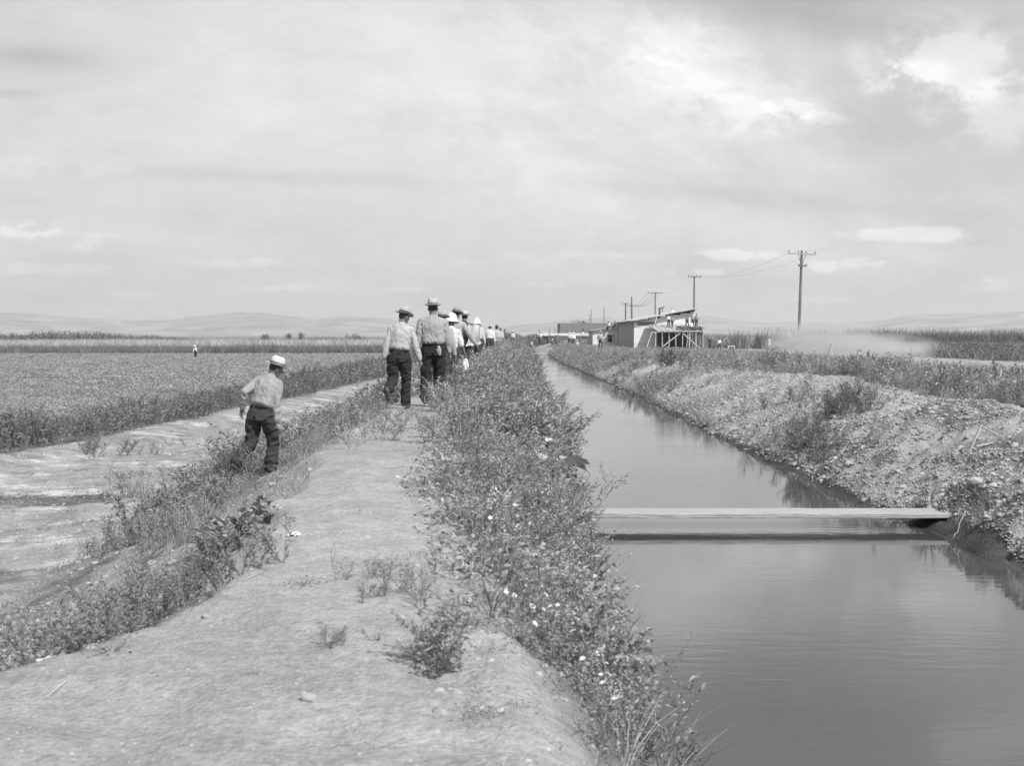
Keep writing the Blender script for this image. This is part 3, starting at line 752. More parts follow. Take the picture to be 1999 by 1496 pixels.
plant('weed_bush', WM, 285, 880, -1.5, .35, LEAF, 'pale low weed on bare ground right of the round weed', n=4, spread=.3)
plant('weed_bush', WM, 345, 865, -1.5, .3, LEAFD, 'little dark spiky weed high in the bare ditch', n=2, spread=.2)
plant('weed_bush', WM + WD, 660, 890, -.15, .42, LEAF, 'spreading weed right of the climbing man at the path edge', n=22, spread=.4, sy=.6)
plant('weed_bush', LOWS, 735, 830, -.03, .5, LEAF, 'flat dark weed on the path edge below the stepping foot', n=4, spread=.25)
plant('weed_bush', LOWS + WM, 80, 1255, -.02, .36, LEAFD, 'dark leafy weed left of the white rag', n=14, spread=.2, sy=.16)
plant('weed_bush', LOWS + WM, 30, 1285, -.02, .36, LEAF, 'weed cut by the left border near the bottom of the view', n=10, spread=.14, sy=.16)
plant('weed_bush', LOWS + WM, 330, 1175, -.02, .3, LEAFD, 'small dark weed in front of the largest foreground bush', n=8, spread=.16)
plant('path_weed', WM, 722, 1135, 0, .14, LEAF, 'leafy weed on the path, upper left of the three middle ones', n=9, spread=.12, sy=.16)
plant('path_weed', WM + WD, 800, 1175, 0, .2, LEAF, 'widest leafy weed on the right half of the path', n=16, spread=.18, sy=.25)
plant('path_weed', WM, 770, 1195, 0, .09, LEAFD, 'low dark weed at the front foot of the widest path weed', n=7, spread=.11)
plant('path_weed', LOWS, 672, 1162, 0, .28, LEAFD, 'tiny tuft left of the widest path weed', n=1)
plant('path_weed', WM, 655, 1285, 0, .11, LEAFD, 'sprawling sprig alone in the middle of the foreground path', n=5, spread=.07)
plant('path_weed', GR, 487, 1342, 0, .08, LEAFD, 'tiny dark grass sprig nearest the bottom centre of the path', n=2, spread=.02)
plant('path_weed', LOWS, 308, 1258, 0, .3, LEAFD, 'tiny tuft on the path right of the white rag', n=1)
plant('path_weed', LOWS + WM, 862, 1320, -.02, .3, LEAF, 'dim tuft on the path shoulder near the flowering bush', n=5, spread=.08)
plant('path_weed', WM, 850, 860, -.05, .42, LEAF, 'bushy weed spreading onto the path beside the walkers', n=12, spread=.3, sy=.6)
plant('path_weed', LOWS, 860, 880, -.05, .6, LEAFD, 'dark flat weed at the path edge in front of the bushy one', n=5, spread=.2)
plant('spoil_bush', WM + WD, 0, 0, 0, .5, mat('dark_bush_leaf', .17, .55, .12, 3, 0, attr='tone', trans=.2, spec=.4), 'largest dark feathery bush on the slope of the gravel bank', n=60, spread=.3, sy=.5, X=6.15, Y=24.6)
plant('spoil_bush', WM + WD, 0, 0, 0, .48, LEAFD, 'grey feathery bush low on the gravel bank by the water', n=50, spread=.22, sy=.7, X=4.95, Y=22.4)
plant('spoil_bush', WM, 0, 0, 0, .55, LEAF, 'weed bush on the gravel bank above the far bend of the waterline', n=16, spread=.5, sy=1.0, X=4.9, Y=49)
plant('spoil_bush', WM, 0, 0, 0, .8, LEAFD, 'small dark bush on the crest of the far gravel bank', n=12, spread=.35, X=6.3, Y=54)
plant('spoil_bush', WM, 0, 0, 0, .7, LEAFD, 'dark bush on the bank in front of the long shed', n=8, spread=.4, X=8.4, Y=60)
plant('spoil_bush', WM, 0, 0, 0, .5, LEAF, 'thin weed at mid height on the gravel bank', n=8, spread=.4, X=5.9, Y=30)
plant('weed_bush', WD + WM, 0, 0, 0, .6, LEAF, 'dense weed hiding the shoes of the tallest walker', n=14, spread=.13, sy=.45, X=-1.2, Y=22.1)
plant('big_leaf_plant', RL, 0, 0, 0, 1.0, LEAF, 'clump of big round leaves above the water behind the flowering weeds', n=12, spread=.18, sy=.3, X=.3, Y=15.8)
plant('big_leaf_plant', RL, 0, 0, 0, .5, LEAF, 'clump of big round leaves at the water by the bottom border', n=7, spread=.07, sy=.1, X=.6, Y=4.7)
plant('big_leaf_plant', LN, 0, 0, 0, .45, LEAFD, 'dark broad leaves on the bank in front of the plank', n=5, spread=.15, X=-.15, Y=10.7)
plant('overhanging_bush', WD + WM, 0, 0, 0, .75, LEAF, 'bush leaning out over the water just beyond the plank', n=12, spread=.2, sy=.6, X=.5, Y=17.2)
plant('overhanging_bush', WM + WD, 0, 0, 0, .5, LEAF, 'bush leaning out over the water near the bottom border', n=20, spread=.08, sy=.5, X=.54, Y=6.3)
plant('overhanging_bush', WD, 0, 0, 0, .6, LEAF, 'bush leaning out over the water nearer than the plank', n=18, spread=.12, sy=.5, X=.5, Y=9.8)
plant('overhanging_bush', WM, 0, 0, 0, .8, LEAF, 'bush bulging over the canal opposite the far bend', n=10, spread=.3, sy=1, X=.8, Y=35)
plant('grass_tuft', GR, 0, 0, 0, .75, LEAF, 'long arching grass blades at the left end of the plank', n=5, spread=.12, X=.52, Y=13.2)
# flowering bushes: foliage and pale blossoms
FL = mat('petal', .8, .6, .1, 5, 0, trans=.2)
def blossom_mesh(r):
    b = MB()
    for k in range(5):
        a = k * 1.257; b.add([(0, 0, 0), (math.cos(a - .5) * r * .8, math.sin(a - .5) * r * .8, r * .35), (math.cos(a) * r, math.sin(a) * r, r * .25), (math.cos(a + .5) * r * .8, math.sin(a + .5) * r * .8, r * .35)], [(0, 1, 2, 3)])
    b.add([(0, 0, 0), (r * .25, 0, -r * .5), (0, r * .25, -r * .5)], [(0, 1, 2)])
    return b.mesh('flower')
def flowering(X, Y, n, sx, sy, sc, nf, r, label, zf=(.25, .5)):
    zb = float(hgt(np.array([X]), np.array([Y]))[0]); root = empty('flowering_bush', (X, Y, zb), label=label, cat='bush')
    xs = rng.normal(0, sx, n); ys_ = rng.normal(0, sy, n); zr = hgt(xs + X, ys_ + Y) - zb
    scatter('foliage', WD + WM, xs, ys_, sc * rng.uniform(.75, 1.15, n), LEAF, kind=None, Z=zr, tilt=.2, szx=np.full(n, 1.3), parent=root)
    fm = blossom_mesh(r); fm.materials.append(FL)
    for i in range(nf):
        x, y = rng.normal(0, sx * 1.0), rng.normal(0, sy * 1.0)
        z = float(hgt(np.array([X + x]), np.array([Y + y]))[0]) - zb + sc * rng.uniform(*zf) * 1.7
        o = bpy.data.objects.new('flower', fm); COL.objects.link(o); o.parent = root; o.location = (x, y, z)
        o.rotation_euler = (rng.uniform(.2, 1.2), rng.uniform(-.5, .5), rng.uniform(0, 6)); o.scale = [rng.uniform(.5, 1.0)] * 3
flowering(.32, 5.9, 36, .16, .45, .3, 70, .016, 'weeds with clusters of white blossoms nearest the camera beside the water')
flowering(.0, 17.8, 30, .33, 1.2, .55, 50, .03, 'weeds dotted with white blossoms above the round-leaved clump')
flowering(-.1, 8.9, 16, .15, .4, .35, 14, .018, 'weeds with a few white blossoms on the path shoulder before the plank')
flowering(-13.6, 31.5, 14, .5, .8, .6, 30, .045, 'weeds with pale seed heads at the left border of the crop field')
# distant trees and shrubs
def tree(X, Y, h, wd, label, group=None, trunk=.25, base=-1.0, n=60):
    root = empty('tree', (X, Y, base), label=label, cat='tree', group=group)
    b = MB(); b.tube([(0, 0, 0), (.03 * h, 0, h * .3), (0, .02 * h, h * .62)], [h * .03, h * .022, h * .008], 7)
    for k in range(5):
        a = rng.uniform(0, 6.28); z0 = h * rng.uniform(.15, .4)
        b.tube([(0, 0, z0), (math.cos(a) * wd * .25, math.sin(a) * wd * .25, z0 + h * .3)], [h * .014, h * .005], 5)
    b.build('trunk', mat('bark', .12, .9, .3, 4, .5), root)
    xs = rng.normal(0, wd * .2, n); ys_ = rng.normal(0, wd * .2, n); zr = h * (trunk + rng.random(n) * (.72 - trunk) * (1 - .5 * np.minimum(1, np.hypot(xs, ys_) / wd * 2)))
    scatter('crown', WL, xs, ys_, h * .3 * rng.uniform(.7, 1.1, n), REED, kind=None, Z=zr, tilt=.5, szx=np.full(n, 2.0), parent=root, tonev=.2)
def tp(qx, top, Y, wpx, lab, base=-1.2, **k):
    X = (qx - 1005) * Y / F; h = CAMZ + (655 - top) * Y / F - base; tree(X, Y, h, wpx * Y / F, lab, base=base, **k)
tp(190, 650, 340, 70, 'widest low tree clump on the horizon at far left', n=90)
tp(140, 651, 345, 50, 'low tree clump on the horizon just left of the widest one', n=60)
tp(518, 649, 330, 26, 'dark round tree on the horizon beyond the crop field behind the climbing man')
tp(565, 646, 360, 12, 'narrow upright tree on the horizon between the climbing man and the walkers', n=30)
tp(588, 646, 360, 10, 'slim tree on the horizon right of the narrow upright one', n=30)
tp(690, 649, 320, 50, 'low bushy tree on the horizon left of the nearest walker', n=70)
tp(986, 643, 300, 9, 'small tree at the far end of the path beyond the walkers', n=36, base=-.6)
tp(1138, 620, 330, 24, 'round dark tree rising behind the flat grey wall', base=-.6, n=80)
tp(1125, 626, 335, 12, 'small dark shrub top left of the round tree behind the grey wall', base=-.6, n=40)
tp(1178, 626, 330, 11, 'small tree top behind the right end of the grey wall', base=-.6, n=40)
tp(1060, 648, 300, 16, 'low shrub above the long white roof', base=-.6, n=40)

# ------------------------------------------------------------------ stones
def stone_temp():
    b = MB(); n = 8; prof = [(.5, -.45), (.95, -.2), (1, .2), (.55, .62)]
    ph = rng.uniform(.65, 1.25, (4, n)); vs = []
    for i, (r, z) in enumerate(prof):
        for k in range(n): a = 2 * math.pi * k / n; vs.append((r * ph[i, k] * math.cos(a), r * ph[i, k] * math.sin(a), z * rng.uniform(.8, 1.2)))
    vs = vs + [(0, 0, -.5), (0, 0, .72 * rng.uniform(.8, 1.1))]; q = []
    for i in range(3):
        for k in range(n): a = i * n + k; c = i * n + (k + 1) % n; q.append((a, c, c + n, a + n))
    for k in range(0, n, 2): q.append((24 + k, 24 + k + 1, 24 + (k + 2) % n, 33))
    return np.array(vs), np.array(q), np.full(len(vs), 1.0)
ST = [stone_temp() for _ in range(6)]
STONE = mat('stone', .34, .9, .2, 30, .5, 90, attr='tone', spec=.15)
def rocks(name, X, Y, sc, zs=.95): scatter(name, ST, X, Y, sc, STONE, sink=0.0, tilt=.4, tonev=.17, zs=np.full(len(X), zs), Z=hgt(X, Y) - sc * .3)
X, Y = area(lambda Y: wat_r(Y) + .05, lambda Y: 10.2 + 0 * Y, 10.5, 62, 480, 14, 1.3)
pn = fbm(X * .55 + Y * .3, Y * .35, 151, 3); fl = X - wat_r(Y)
k = (pn + .5 * rng.random(len(X)) > .05 + .25 * sm(3.4, 4.2, fl)) | (rng.random(len(X)) < .12); X, Y = X[k], Y[k]
rocks('gravel', X, Y, np.clip(rng.lognormal(-4.5, .55, len(X)), .007, .05) * (1 + Y / 50))
X, Y = area(lambda Y: wat_r(Y) + .05, lambda Y: 9.6 + 0 * Y, 11, 40, 1500, 13, 1.8)
k = fbm(X * .8 + Y * .4, Y * .5, 153, 3) > -.12; X, Y = X[k], Y[k]
rocks('gravel', X, Y, np.clip(rng.lognormal(-4.75, .35, len(X)), .006, .02) * (1 + Y / 40))
X, Y = area(lambda Y: wat_r(Y) + .02, lambda Y: wat_r(Y) + .5, 10, 60, 14, 20, .5)
rocks('waterline_stones', X, Y, np.clip(rng.lognormal(-3.6, .5, len(X)), .02, .1))
X, Y = area(lambda Y: path_l(Y) - 2.5, lambda Y: path_r(Y) + .4, 2.5, 26, 260, 5, 1.2)
rocks('path_pebbles', X, Y, np.clip(rng.lognormal(-5.5, .55, len(X)), .002, .014))
X, Y = area(lambda Y: fld_e(Y), lambda Y: path_l(Y) - .2, 7, 45, 40, 14, 1)
rocks('ditch_clods', X, Y, np.clip(rng.lognormal(-4.1, .6, len(X)), .008, .07))
X, Y = area(lambda Y: path_l(Y) - .7, lambda Y: path_l(Y) + .2, 5, 30, 70, 14, .5)
X2, Y2 = area(lambda Y: path_r(Y) - .35, lambda Y: path_r(Y) + .35, 2.8, 14, 160, 5, .8)
X = np.concatenate([X, X2]); Y = np.concatenate([Y, Y2])
rocks('path_edge_clods', X, Y, np.clip(rng.lognormal(-4.7, .6, len(X)), .004, .05))
def boulder(qx, qy, z0, r, label, tone=.62, fl=.6):
    X, Y, _ = px(qx, qy, z=z0); me = bpy.data.meshes.new('rock'); import bmesh
    bm = bmesh.new(); bmesh.ops.create_icosphere(bm, subdivisions=3, radius=1)
    co_ = np.array([v.co[:] for v in bm.verts]); nn = vn3(co_ * 1.6 + qx, 3) * .28 + vn3(co_ * 4 + qx, 4) * .1
    for v, a in zip(bm.verts, nn): v.co = v.co * (1 + a)
    bm.to_mesh(me); bm.free()
    o = link('rock', me, mat('pale_rock', tone - .12, .9, .2, 12, .6, 30), None, True); o.scale = (r, r * .8, r * fl)
    o.location = (X, Y, float(hgt(np.array([X]), np.array([Y]))[0]) + r * fl * .3); o.rotation_euler = (0, 0, qx % 6)
    tag(o, label, 'rock')
boulder(1810, 988, -.72, .13, 'largest white rock at the waterline beyond the plank')
boulder(1905, 940, -.35, .09, 'pale rock in the gravel right of the largest white rock')
boulder(1628, 888, -.55, .12, 'white rock low on the gravel bank behind the feathery bush')
boulder(1660, 905, -.55, .09, 'smaller white rock beside the one behind the feathery bush')
boulder(1890, 1075, -.85, .06, 'small white rock in the mud below the roots')
boulder(600, 1385, .0, .03, 'small pale stone at the right side of the bottom path')
boulder(395, 1215, .0, .02, 'small pale stone on the path near the white rag')
boulder(530, 925, -.15, .05, 'white stone on the path shoulder under the climbing man')
#PART3
# ------------------------------------------------------------------ people
def rotx(a): return Matrix.Rotation(a, 3, 'X')
def roty(a): return Matrix.Rotation(a, 3, 'Y')
def rotz(a): return Matrix.Rotation(a, 3, 'Z')
def remesh(b, name, vox, smooth=2, disp=None):
    me = b.mesh(name + '_raw'); o = bpy.data.objects.new('tmp', me); COL.objects.link(o)
    md = o.modifiers.new('r', 'REMESH'); md.mode = 'VOXEL'; md.voxel_size = vox; md.use_smooth_shade = True
    if smooth: s = o.modifiers.new('s', 'SMOOTH'); s.factor = .6; s.iterations = smooth
    dg = bpy.context.evaluated_depsgraph_get(); dg.update()
    out = bpy.data.meshes.new_from_object(o.evaluated_get(dg)); out.name = name
    bpy.data.objects.remove(o); bpy.data.meshes.remove(me)
    if disp:
        n = len(out.vertices); co_ = np.empty(n * 3, np.float32); out.vertices.foreach_get('co', co_); co_ = co_.reshape(-1, 3)
        nr = np.empty(n * 3, np.float32); out.vertices.foreach_get('normal', nr); nr = nr.reshape(-1, 3)
        co_ = co_ + nr * disp(co_.astype(float))[:, None]
        out.vertices.foreach_set('co', co_.astype(np.float32).ravel()); out.update()
    out.shade_smooth()
    return out
def limb(b, pts, rad, n=12):
    """tube with rounded ends through pts"""
    pts = [Vector(p) for p in pts]; P = []; Rr = []
    r0, r1 = rad[0], rad[-1]; m0 = max(r0) if hasattr(r0, '__len__') else r0; m1 = max(r1) if hasattr(r1, '__len__') else r1
    d0 = (pts[0] - pts[1]).normalized(); d1 = (pts[-1] - pts[-2]).normalized()
    sc = lambda r, k: (r[0] * k, r[1] * k) if hasattr(r, '__len__') else r * k
    P += [pts[0] + d0 * m0 * .75, pts[0] + d0 * m0 * .45]; Rr += [sc(r0, .35), sc(r0, .8)]
    P += pts; Rr += list(rad)
    P += [pts[-1] + d1 * m1 * .45, pts[-1] + d1 * m1 * .75]; Rr += [sc(r1, .8), sc(r1, .35)]
    b.tube(P, Rr, n)
def mid(a, b, t): return a + (b - a) * t
def rings(b, R_, segs, n=16):
    """torso rings: (centre, rx, ry)"""
    vs = []; fs = []
    for c, rx, ry in segs:
        for k in range(n):
            a = 2 * math.pi * k / n; ca, sa = math.cos(a), math.sin(a)
            x = math.copysign(abs(ca) ** .85, ca) * rx; y = math.copysign(abs(sa) ** .85, sa) * ry
            vs.append(c + R_ @ Vector((x, y, 0)))
    for i in range(len(segs) - 1):
        for k in range(n):
            a = i * n + k; q = i * n + (k + 1) % n; fs.append((a, q, q + n, a + n))
    fs.append(tuple(range(n - 1, -1, -1))); e = (len(segs) - 1) * n; fs.append(tuple(range(e, e + n)))
    b.add(vs, fs)
SKIN = lambda: mat('skin', .16, .6, .12, 20, .1, spec=.4)
def cloth(v, name=None, bump=.35): return mat(name or 'cloth_%03d' % int(v * 1000), v, .95, .10, 9, bump, 40, spec=.1, dist=.006)
def person(X, Y, Z, yaw, label, H=1.74, lean=3, side=0, twist=0, legL=(20, 5, 2), legR=(-15, 15, 2), footL=0, footR=0,
           armL=(5, 10, 15), armR=(5, 10, 15), head=(0, 0), shirt=.5, trous=.07, shoe=.12, hat='fedora', hatv=.7, band=.08, hatr=(0, 0), sleeve=1.0,
           det=2, group=None, build=1.0, sit=None, hairv=.04, pelvis_dz=0, blouse=1.0, straps=False, tuck=0):
    k = H / 1.74
    vox = {2: .0085, 1: .016, 0: .035}[det]; n = 14 if det else 8
    root = empty('person', (X, Y, Z), yaw, label=label, cat='person', group=group)
    pel = Vector((0, 0, .93)); Rt = rotz(R(twist)) @ roty(R(side)) @ rotx(R(-lean)); Rp = rotz(R(twist * .3)) @ roty(R(side * .4)) @ rotx(R(-lean * .45))
    J = {}
    for s, lg in (('L', legL), ('R', legR)):
        sg = -1 if s == 'L' else 1
        hip = pel + Rp @ Vector((sg * .095, 0, -.02)); fl, kn, ab = lg
        th = roty(R(-sg * ab)) @ rotx(R(fl)) @ Vector((0, 0, -1)); sh = roty(R(-sg * ab * .7)) @ rotx(R(fl - kn)) @ Vector((0, 0, -1))
        knee = hip + th * .42; ank = knee + sh * .41; J[s] = (hip, knee, ank)
    low = min(J['L'][2].z - .085 - .12 * abs(math.sin(R(footL))) * (footL > 0), J['R'][2].z - .085 - .12 * abs(math.sin(R(footR))) * (footR > 0))
    if sit is None: off = Vector((0, 0, -low + pelvis_dz))
    else: off = Vector((0, 0, sit + .10 - pel.z))
    pel = pel + off
    for s in 'LR': J[s] = tuple(p + off for p in J[s])
    ch = pel + Rp @ Vector((0, 0, .16)); c2 = ch + Rt @ Vector((0, 0, .20)); shc = c2 + Rt @ Vector((0, 0, .13)); nk = shc + Rt @ Vector((0, 0, .062))
    Rh = rotz(R(head[0])) @ (Rt @ rotx(R(lean * .45))) @ rotx(R(-head[1])); hc = nk + Rt @ Vector((0, .012, .025)) + Rh @ Vector((0, .02, .11))
    A = {}
    for s, ar in (('L', armL), ('R', armR)):
        sg = -1 if s == 'L' else 1
        so_ = shc + Rt @ Vector((sg * .172 * build, 0, -.02)); fl, ab, el = ar[:3]; inw = ar[3] if len(ar) > 3 else 0
        M1 = Rt @ roty(R(-sg * ab)) @ rotx(R(fl)); u = M1 @ Vector((0, 0, -1)); f = M1 @ rotz(R(sg * inw)) @ rotx(R(el)) @ Vector((0, 0, -1))
        e = so_ + u * .29; wv_ = e + f * .255; A[s] = (so_, e, wv_, f, M1 @ rotz(R(sg * inw)) @ rotx(R(el)))
    B = MB()
    # body underneath: one continuous skin
    rings(B, Rp, [(pel + Rp @ Vector((0, 0, -.10)), .12, .09), (pel, .145, .10), (ch, .125, .09)], n)
    rings(B, Rt, [(ch - Rt @ Vector((0, 0, .03)), .12, .085), (c2, .15, .10), (shc, .15, .085), (nk, .058, .06)], n)
    limb(B, [shc, nk, nk + Rt @ Vector((0, .01, .07))], [.068, .062, .060], n)
    B.ell(hc, (.074, .094, .115), Rh, 18); B.ell(hc + Rh @ Vector((0, .035, -.065)), (.055, .058, .055), Rh, 14)
    if det:
        limb(B, [hc + Rh @ Vector((0, .088, .015)), hc + Rh @ Vector((0, .112, -.025))], [.010, .016], 8)
        for sg in (-1, 1): B.ell(hc + Rh @ Vector((sg * .078, -.005, -.01)), (.014, .022, .034), Rh, 10)
        B.ell(hc + Rh @ Vector((0, .092, -.058)), (.026, .010, .010), Rh, 8); B.ell(hc + Rh @ Vector((0, .084, .035)), (.05, .012, .012), Rh, 8)
    for s in 'LR':
        hip, knee, ank = J[s]; limb(B, [hip, mid(hip, knee, .5), knee, mid(knee, ank, .35), ank], [.082, .072, .052, .05, .036], n)
        so_, e, wr_, f, M = A[s]; limb(B, [so_, mid(so_, e, .5), e, mid(e, wr_, .3), wr_], [.052, .046, .038, .037, .026], n)
        sg = -1 if s == 'L' else 1
        # hand: palm, four bent fingers of unequal length and a thumb off the side
        pc = wr_ + f * .05
        limb(B, [wr_, pc, wr_ + f * .085], [.024, (.03, .02), (.032, .018)], 10)
        if det:
            side_ = M @ Vector((0, 1, 0)); inn = M @ Vector((-sg, 0, 0)); fr = .0095 if det == 2 else .014
            for i, (o_f, ln) in enumerate(((.027, .070), (.009, .080), (-.009, .074), (-.027, .058))):
                b0 = wr_ + f * .085 + side_ * o_f; d1 = (f + inn * (.25 + .06 * i)).normalized(); d2 = (f + inn * (.9 + .15 * i)).normalized()
                limb(B, [b0, b0 + d1 * ln * .5, b0 + d1 * ln * .5 + d2 * ln * .5], [fr, fr * .95, fr * .8], 7)
            b0 = wr_ + f * .035 + side_ * .026; d1 = (f * .7 + side_ * .7 + inn * .3).normalized()
            limb(B, [b0, b0 + d1 * .035, b0 + d1 * .035 + (f + inn * .3).normalized() * .03], [fr * 1.25, fr * 1.1, fr * .9], 7)
    bm_ = remesh(B, 'body', vox, 1)
    parts = [link('body', bm_, SKIN(), root)]
    # shirt
    T = MB(); w = build
    wz = pel + Rp @ Vector((0, 0, .085 - tuck)); 
    rings(T, Rt, [(wz, .158 * w, .115), (mid(wz, ch, .5) + Rt @ Vector((0, -.006, 0)), .178 * w * blouse, .137 * blouse), (ch + Rt @ Vector((0, 0, .04)), .180 * w * blouse, .135), (c2, .190 * w, .137), (mid(c2, shc, .6), .198 * w, .122), (shc + Rt @ Vector((0, 0, .005)), .186 * w, .098), (shc + Rt @ Vector((0, 0, .035)), .145 * w, .085), (nk - Rt @ Vector((0, 0, .010)), .088, .074), (nk + Rt @ Vector((0, 0, .012)), .067, .064)], n + 4)
    for s in 'LR':
        so_, e, wr_, f, M = A[s]; sl_ = [so_, mid(so_, e, .5), e]; rr = [.062, .066, .060]
        if sleeve > .6: sl_ += [mid(e, wr_, .4), mid(e, wr_, min(.95, sleeve))]; rr += [.058, .043]
        else: sl_ += [mid(e, wr_, .08)]; rr += [.066]
        limb(T, sl_, rr, n)
    seed = int(abs(X * 100) + Y)
    def wr_shirt(p):
        q = p * np.array([9, 9, 4.5]); a = vn3(q + seed, seed); q2 = np.stack([p[:, 0] * 16 + p[:, 2] * 9, p[:, 1] * 16, p[:, 2] * 11 - p[:, 0] * 7], 1)
        return .009 * a + .008 * (1 - 2 * np.abs(vn3(q2 + seed, seed + 1)))
    parts.append(link('shirt', remesh(T, 'shirt', vox * 1.1, 2, wr_shirt if det else None), cloth(shirt), root))
    # collar
    if det:
        Cc = MB(); rings(Cc, Rt, [(nk - Rt @ Vector((0, 0, .01)), .078, .075), (nk + Rt @ Vector((0, 0, .03)), .064, .066)], 14); parts.append(Cc.build('collar', cloth(shirt), root, True))
    # trousers
    Q_ = MB()
    rings(Q_, Rp, [(pel + Rp @ Vector((0, 0, .105 - tuck)), .155 * w, .112), (pel + Rp @ Vector((0, -.005, .03)), .172 * w, .128), (pel + Rp @ Vector((0, -.015, -.06)), .178 * w, .135), (pel + Rp @ Vector((0, 0, -.13)), .14 * w, .11)], n + 4)
    for s in 'LR':
        hip, knee, ank = J[s]; limb(Q_, [hip, mid(hip, knee, .45), knee, mid(knee, ank, .5), mid(knee, ank, .95)], [.112, .104, .087, .079, .078], n)
    def wr_tr(p):
        q = p * np.array([8, 8, 5]); a = vn3(q + seed + 9, seed); q2 = np.stack([p[:, 0] * 9 + p[:, 2] * 5, p[:, 1] * 9, p[:, 2] * 15 - p[:, 0] * 9], 1)
        return .016 * a + .017 * (1 - 2 * np.abs(vn3(q2 + seed, seed + 2)))
    parts.append(link('trousers', remesh(Q_, 'trousers', vox * 1.1, 2, wr_tr if det else None), cloth(trous), root))
    if det == 2:
        bl = MB(); rings(bl, Rp, [(pel + Rp @ Vector((0, 0, .072 - tuck)), .171 * w, .126), (pel + Rp @ Vector((0, 0, .112 - tuck)), .168 * w, .124)], 24); parts.append(bl.build('belt', cloth(.04), root, True))
        for sg in (-1, 1):
            pk = MB(); c = pel + Rp @ Vector((sg * .085, -.137, -.045)); pk.box(c, (.12, .012, .13), Rp @ rotz(R(sg * 14)))
            parts.append(pk.build('pocket', cloth(trous * 1.25), root, False, .004))
    if straps:
        st = MB()
        for sg in (-1, 1):
            pts = [pel + Rp @ Vector((sg * .05, -.14, .09)), c2 + Rt @ Vector((sg * .03, -.15, 0)), shc + Rt @ Vector((sg * .09, -.115, .02)), shc + Rt @ Vector((sg * .10, -.02, .055))]
            for a, c in zip(pts, pts[1:]): st.beam(a, c, .035, .008, up=(0, 1, 0))
        parts.append(st.build('suspenders', cloth(.05), root))
    # shoes
    for s, fp in (('L', footL), ('R', footR)):
        hip, knee, ank = J[s]; Mf = rotx(R(-fp)); sb = MB()
        lg = legL if s == 'L' else legR
        h_ = ank + Mf @ Vector((0, -.035, -.045)); t_ = ank + Mf @ Vector((0, .15, -.055)); m_2 = ank + Mf @ Vector((0, .07, -.04))
        limb(sb, [ank + Vector((0, 0, .03)), ank + Mf @ Vector((0, -.01, -.03))], [.046, .046], 10)
        limb(sb, [h_, m_2, t_], [(.038, .038), (.046, .038), (.044, .026)], 10)
        so2 = link('shoe', remesh(sb, 'shoe', max(vox, .01), 1), mat('shoe_leather', shoe, .7, .25, 12, .3), root); parts.append(so2)
    # hair and hat
    if det or not hat:
        hb = MB(); hb.ell(hc + Rh @ Vector((0, -.016, .022)), (.0785, .092, .104), Rh, 16); parts.append(hb.build('hair', mat('hair', hairv, .6, .3, 60, .6, 120), root, True))
    if det == 2:
        for sg in (-1, 1):
            eb = MB(); eb.ell(hc + Rh @ Vector((sg * .032, .083, .008)), (.011, .009, .008), Rh, 10); parts.append(eb.build('eye', mat('eye', .3, .2, .1, 5, 0), root, True))
    if hat:
        Mh = Matrix.Translation(hc + Rh @ Vector((0, -.005, .052))) @ (Rh @ rotx(R(hatr[0])) @ roty(R(hatr[1]))).to_4x4()
        hm_ = mat('hat_felt_%02d' % int(hatv * 100), hatv, .9, .1, 30, .2, 80)
        hb = MB()
        if hat == 'fedora':
            def crease(v, a, r):
                v = Vector((v.x * .86, v.y * 1.06, v.z))
                if v.z > .085: v.z -= .028 * math.exp(-(v.x / .03) ** 2)
                if v.z < .012 and r > .1: v.z += .020 * abs(math.cos(a)) ** 3 - .012 * max(0, math.sin(a)) ** 2
                return v
            prof = [(.088, -.004), (.118, -.004), (.158, .0), (.160, .003), (.118, .003), (.1, .006), (.097, .03), (.094, .07), (.086, .105), (.066, .122), (.03, .122), (.008, .121)]
        elif hat == 'helmet':
            def crease(v, a, r):
                v = Vector((v.x * .95, v.y * 1.1, v.z)); v.z -= .035 * max(0, -math.sin(a)) ** 1 * (r / .165) ** 2 if v.z < .03 else 0
                return v
            prof = [(.10, -.03), (.165, -.055), (.167, -.05), (.13, -.01), (.108, .02), (.102, .06), (.085, .10), (.05, .125), (.015, .132), (.012, .142), (.004, .143)]
        elif hat == 'straw':
            def crease(v, a, r):
                return Vector((v.x * .9, v.y * 1.05, v.z + (.012 * math.cos(2 * a) if r > .12 else 0)))
            prof = [(.088, -.004), (.13, -.006), (.185, -.012), (.187, -.009), (.13, -.001), (.1, .004), (.098, .04), (.092, .085), (.07, .102), (.02, .105), (.005, .105)]
        else:
            def crease(v, a, r):
                v = Vector((v.x * .9, v.y * 1.02, v.z)); 
                return v
            prof = [(.085, -.01), (.098, -.008), (.103, .015), (.10, .035), (.075, .055), (.03, .062), (.005, .063)]
        hb.lathe([(r * 1.06, z * 1.06) for r, z in prof], 28 if det == 2 else 16, Mh, crease)
        ho = hb.build('hat', hm_, root, True); parts.append(ho)
        if hat in ('fedora', 'straw') and det:
            bb_ = MB(); bb_.lathe([(.109, .004), (.110, .008), (.108, .042), (.105, .044)], 28, Mh, lambda v, a, r: Vector((v.x * (.87 if hat == 'fedora' else .91), v.y * 1.07, v.z)))
            parts.append(bb_.build('hat_band', cloth(band), ho, True))
        if hat == 'cap' and det:
            bb_ = MB(); bb_.ell((Mh @ Vector((0, .095, -.006))), (.07, .06, .008), Rh, 12); parts.append(bb_.build('hat_brim', hm_, ho, True))
    root.scale = (k, k, k)
    return root, dict(A=A, J=J, pel=pel, Rt=Rt, Rp=Rp, shc=shc, c2=c2, k=k)
def gz(X, Y): return float(hgt(np.array([X]), np.array([Y]))[0])
def world(root, d, p):
    return root.matrix_basis @ Vector(p)
G = 'people walking in a line along the levee path'
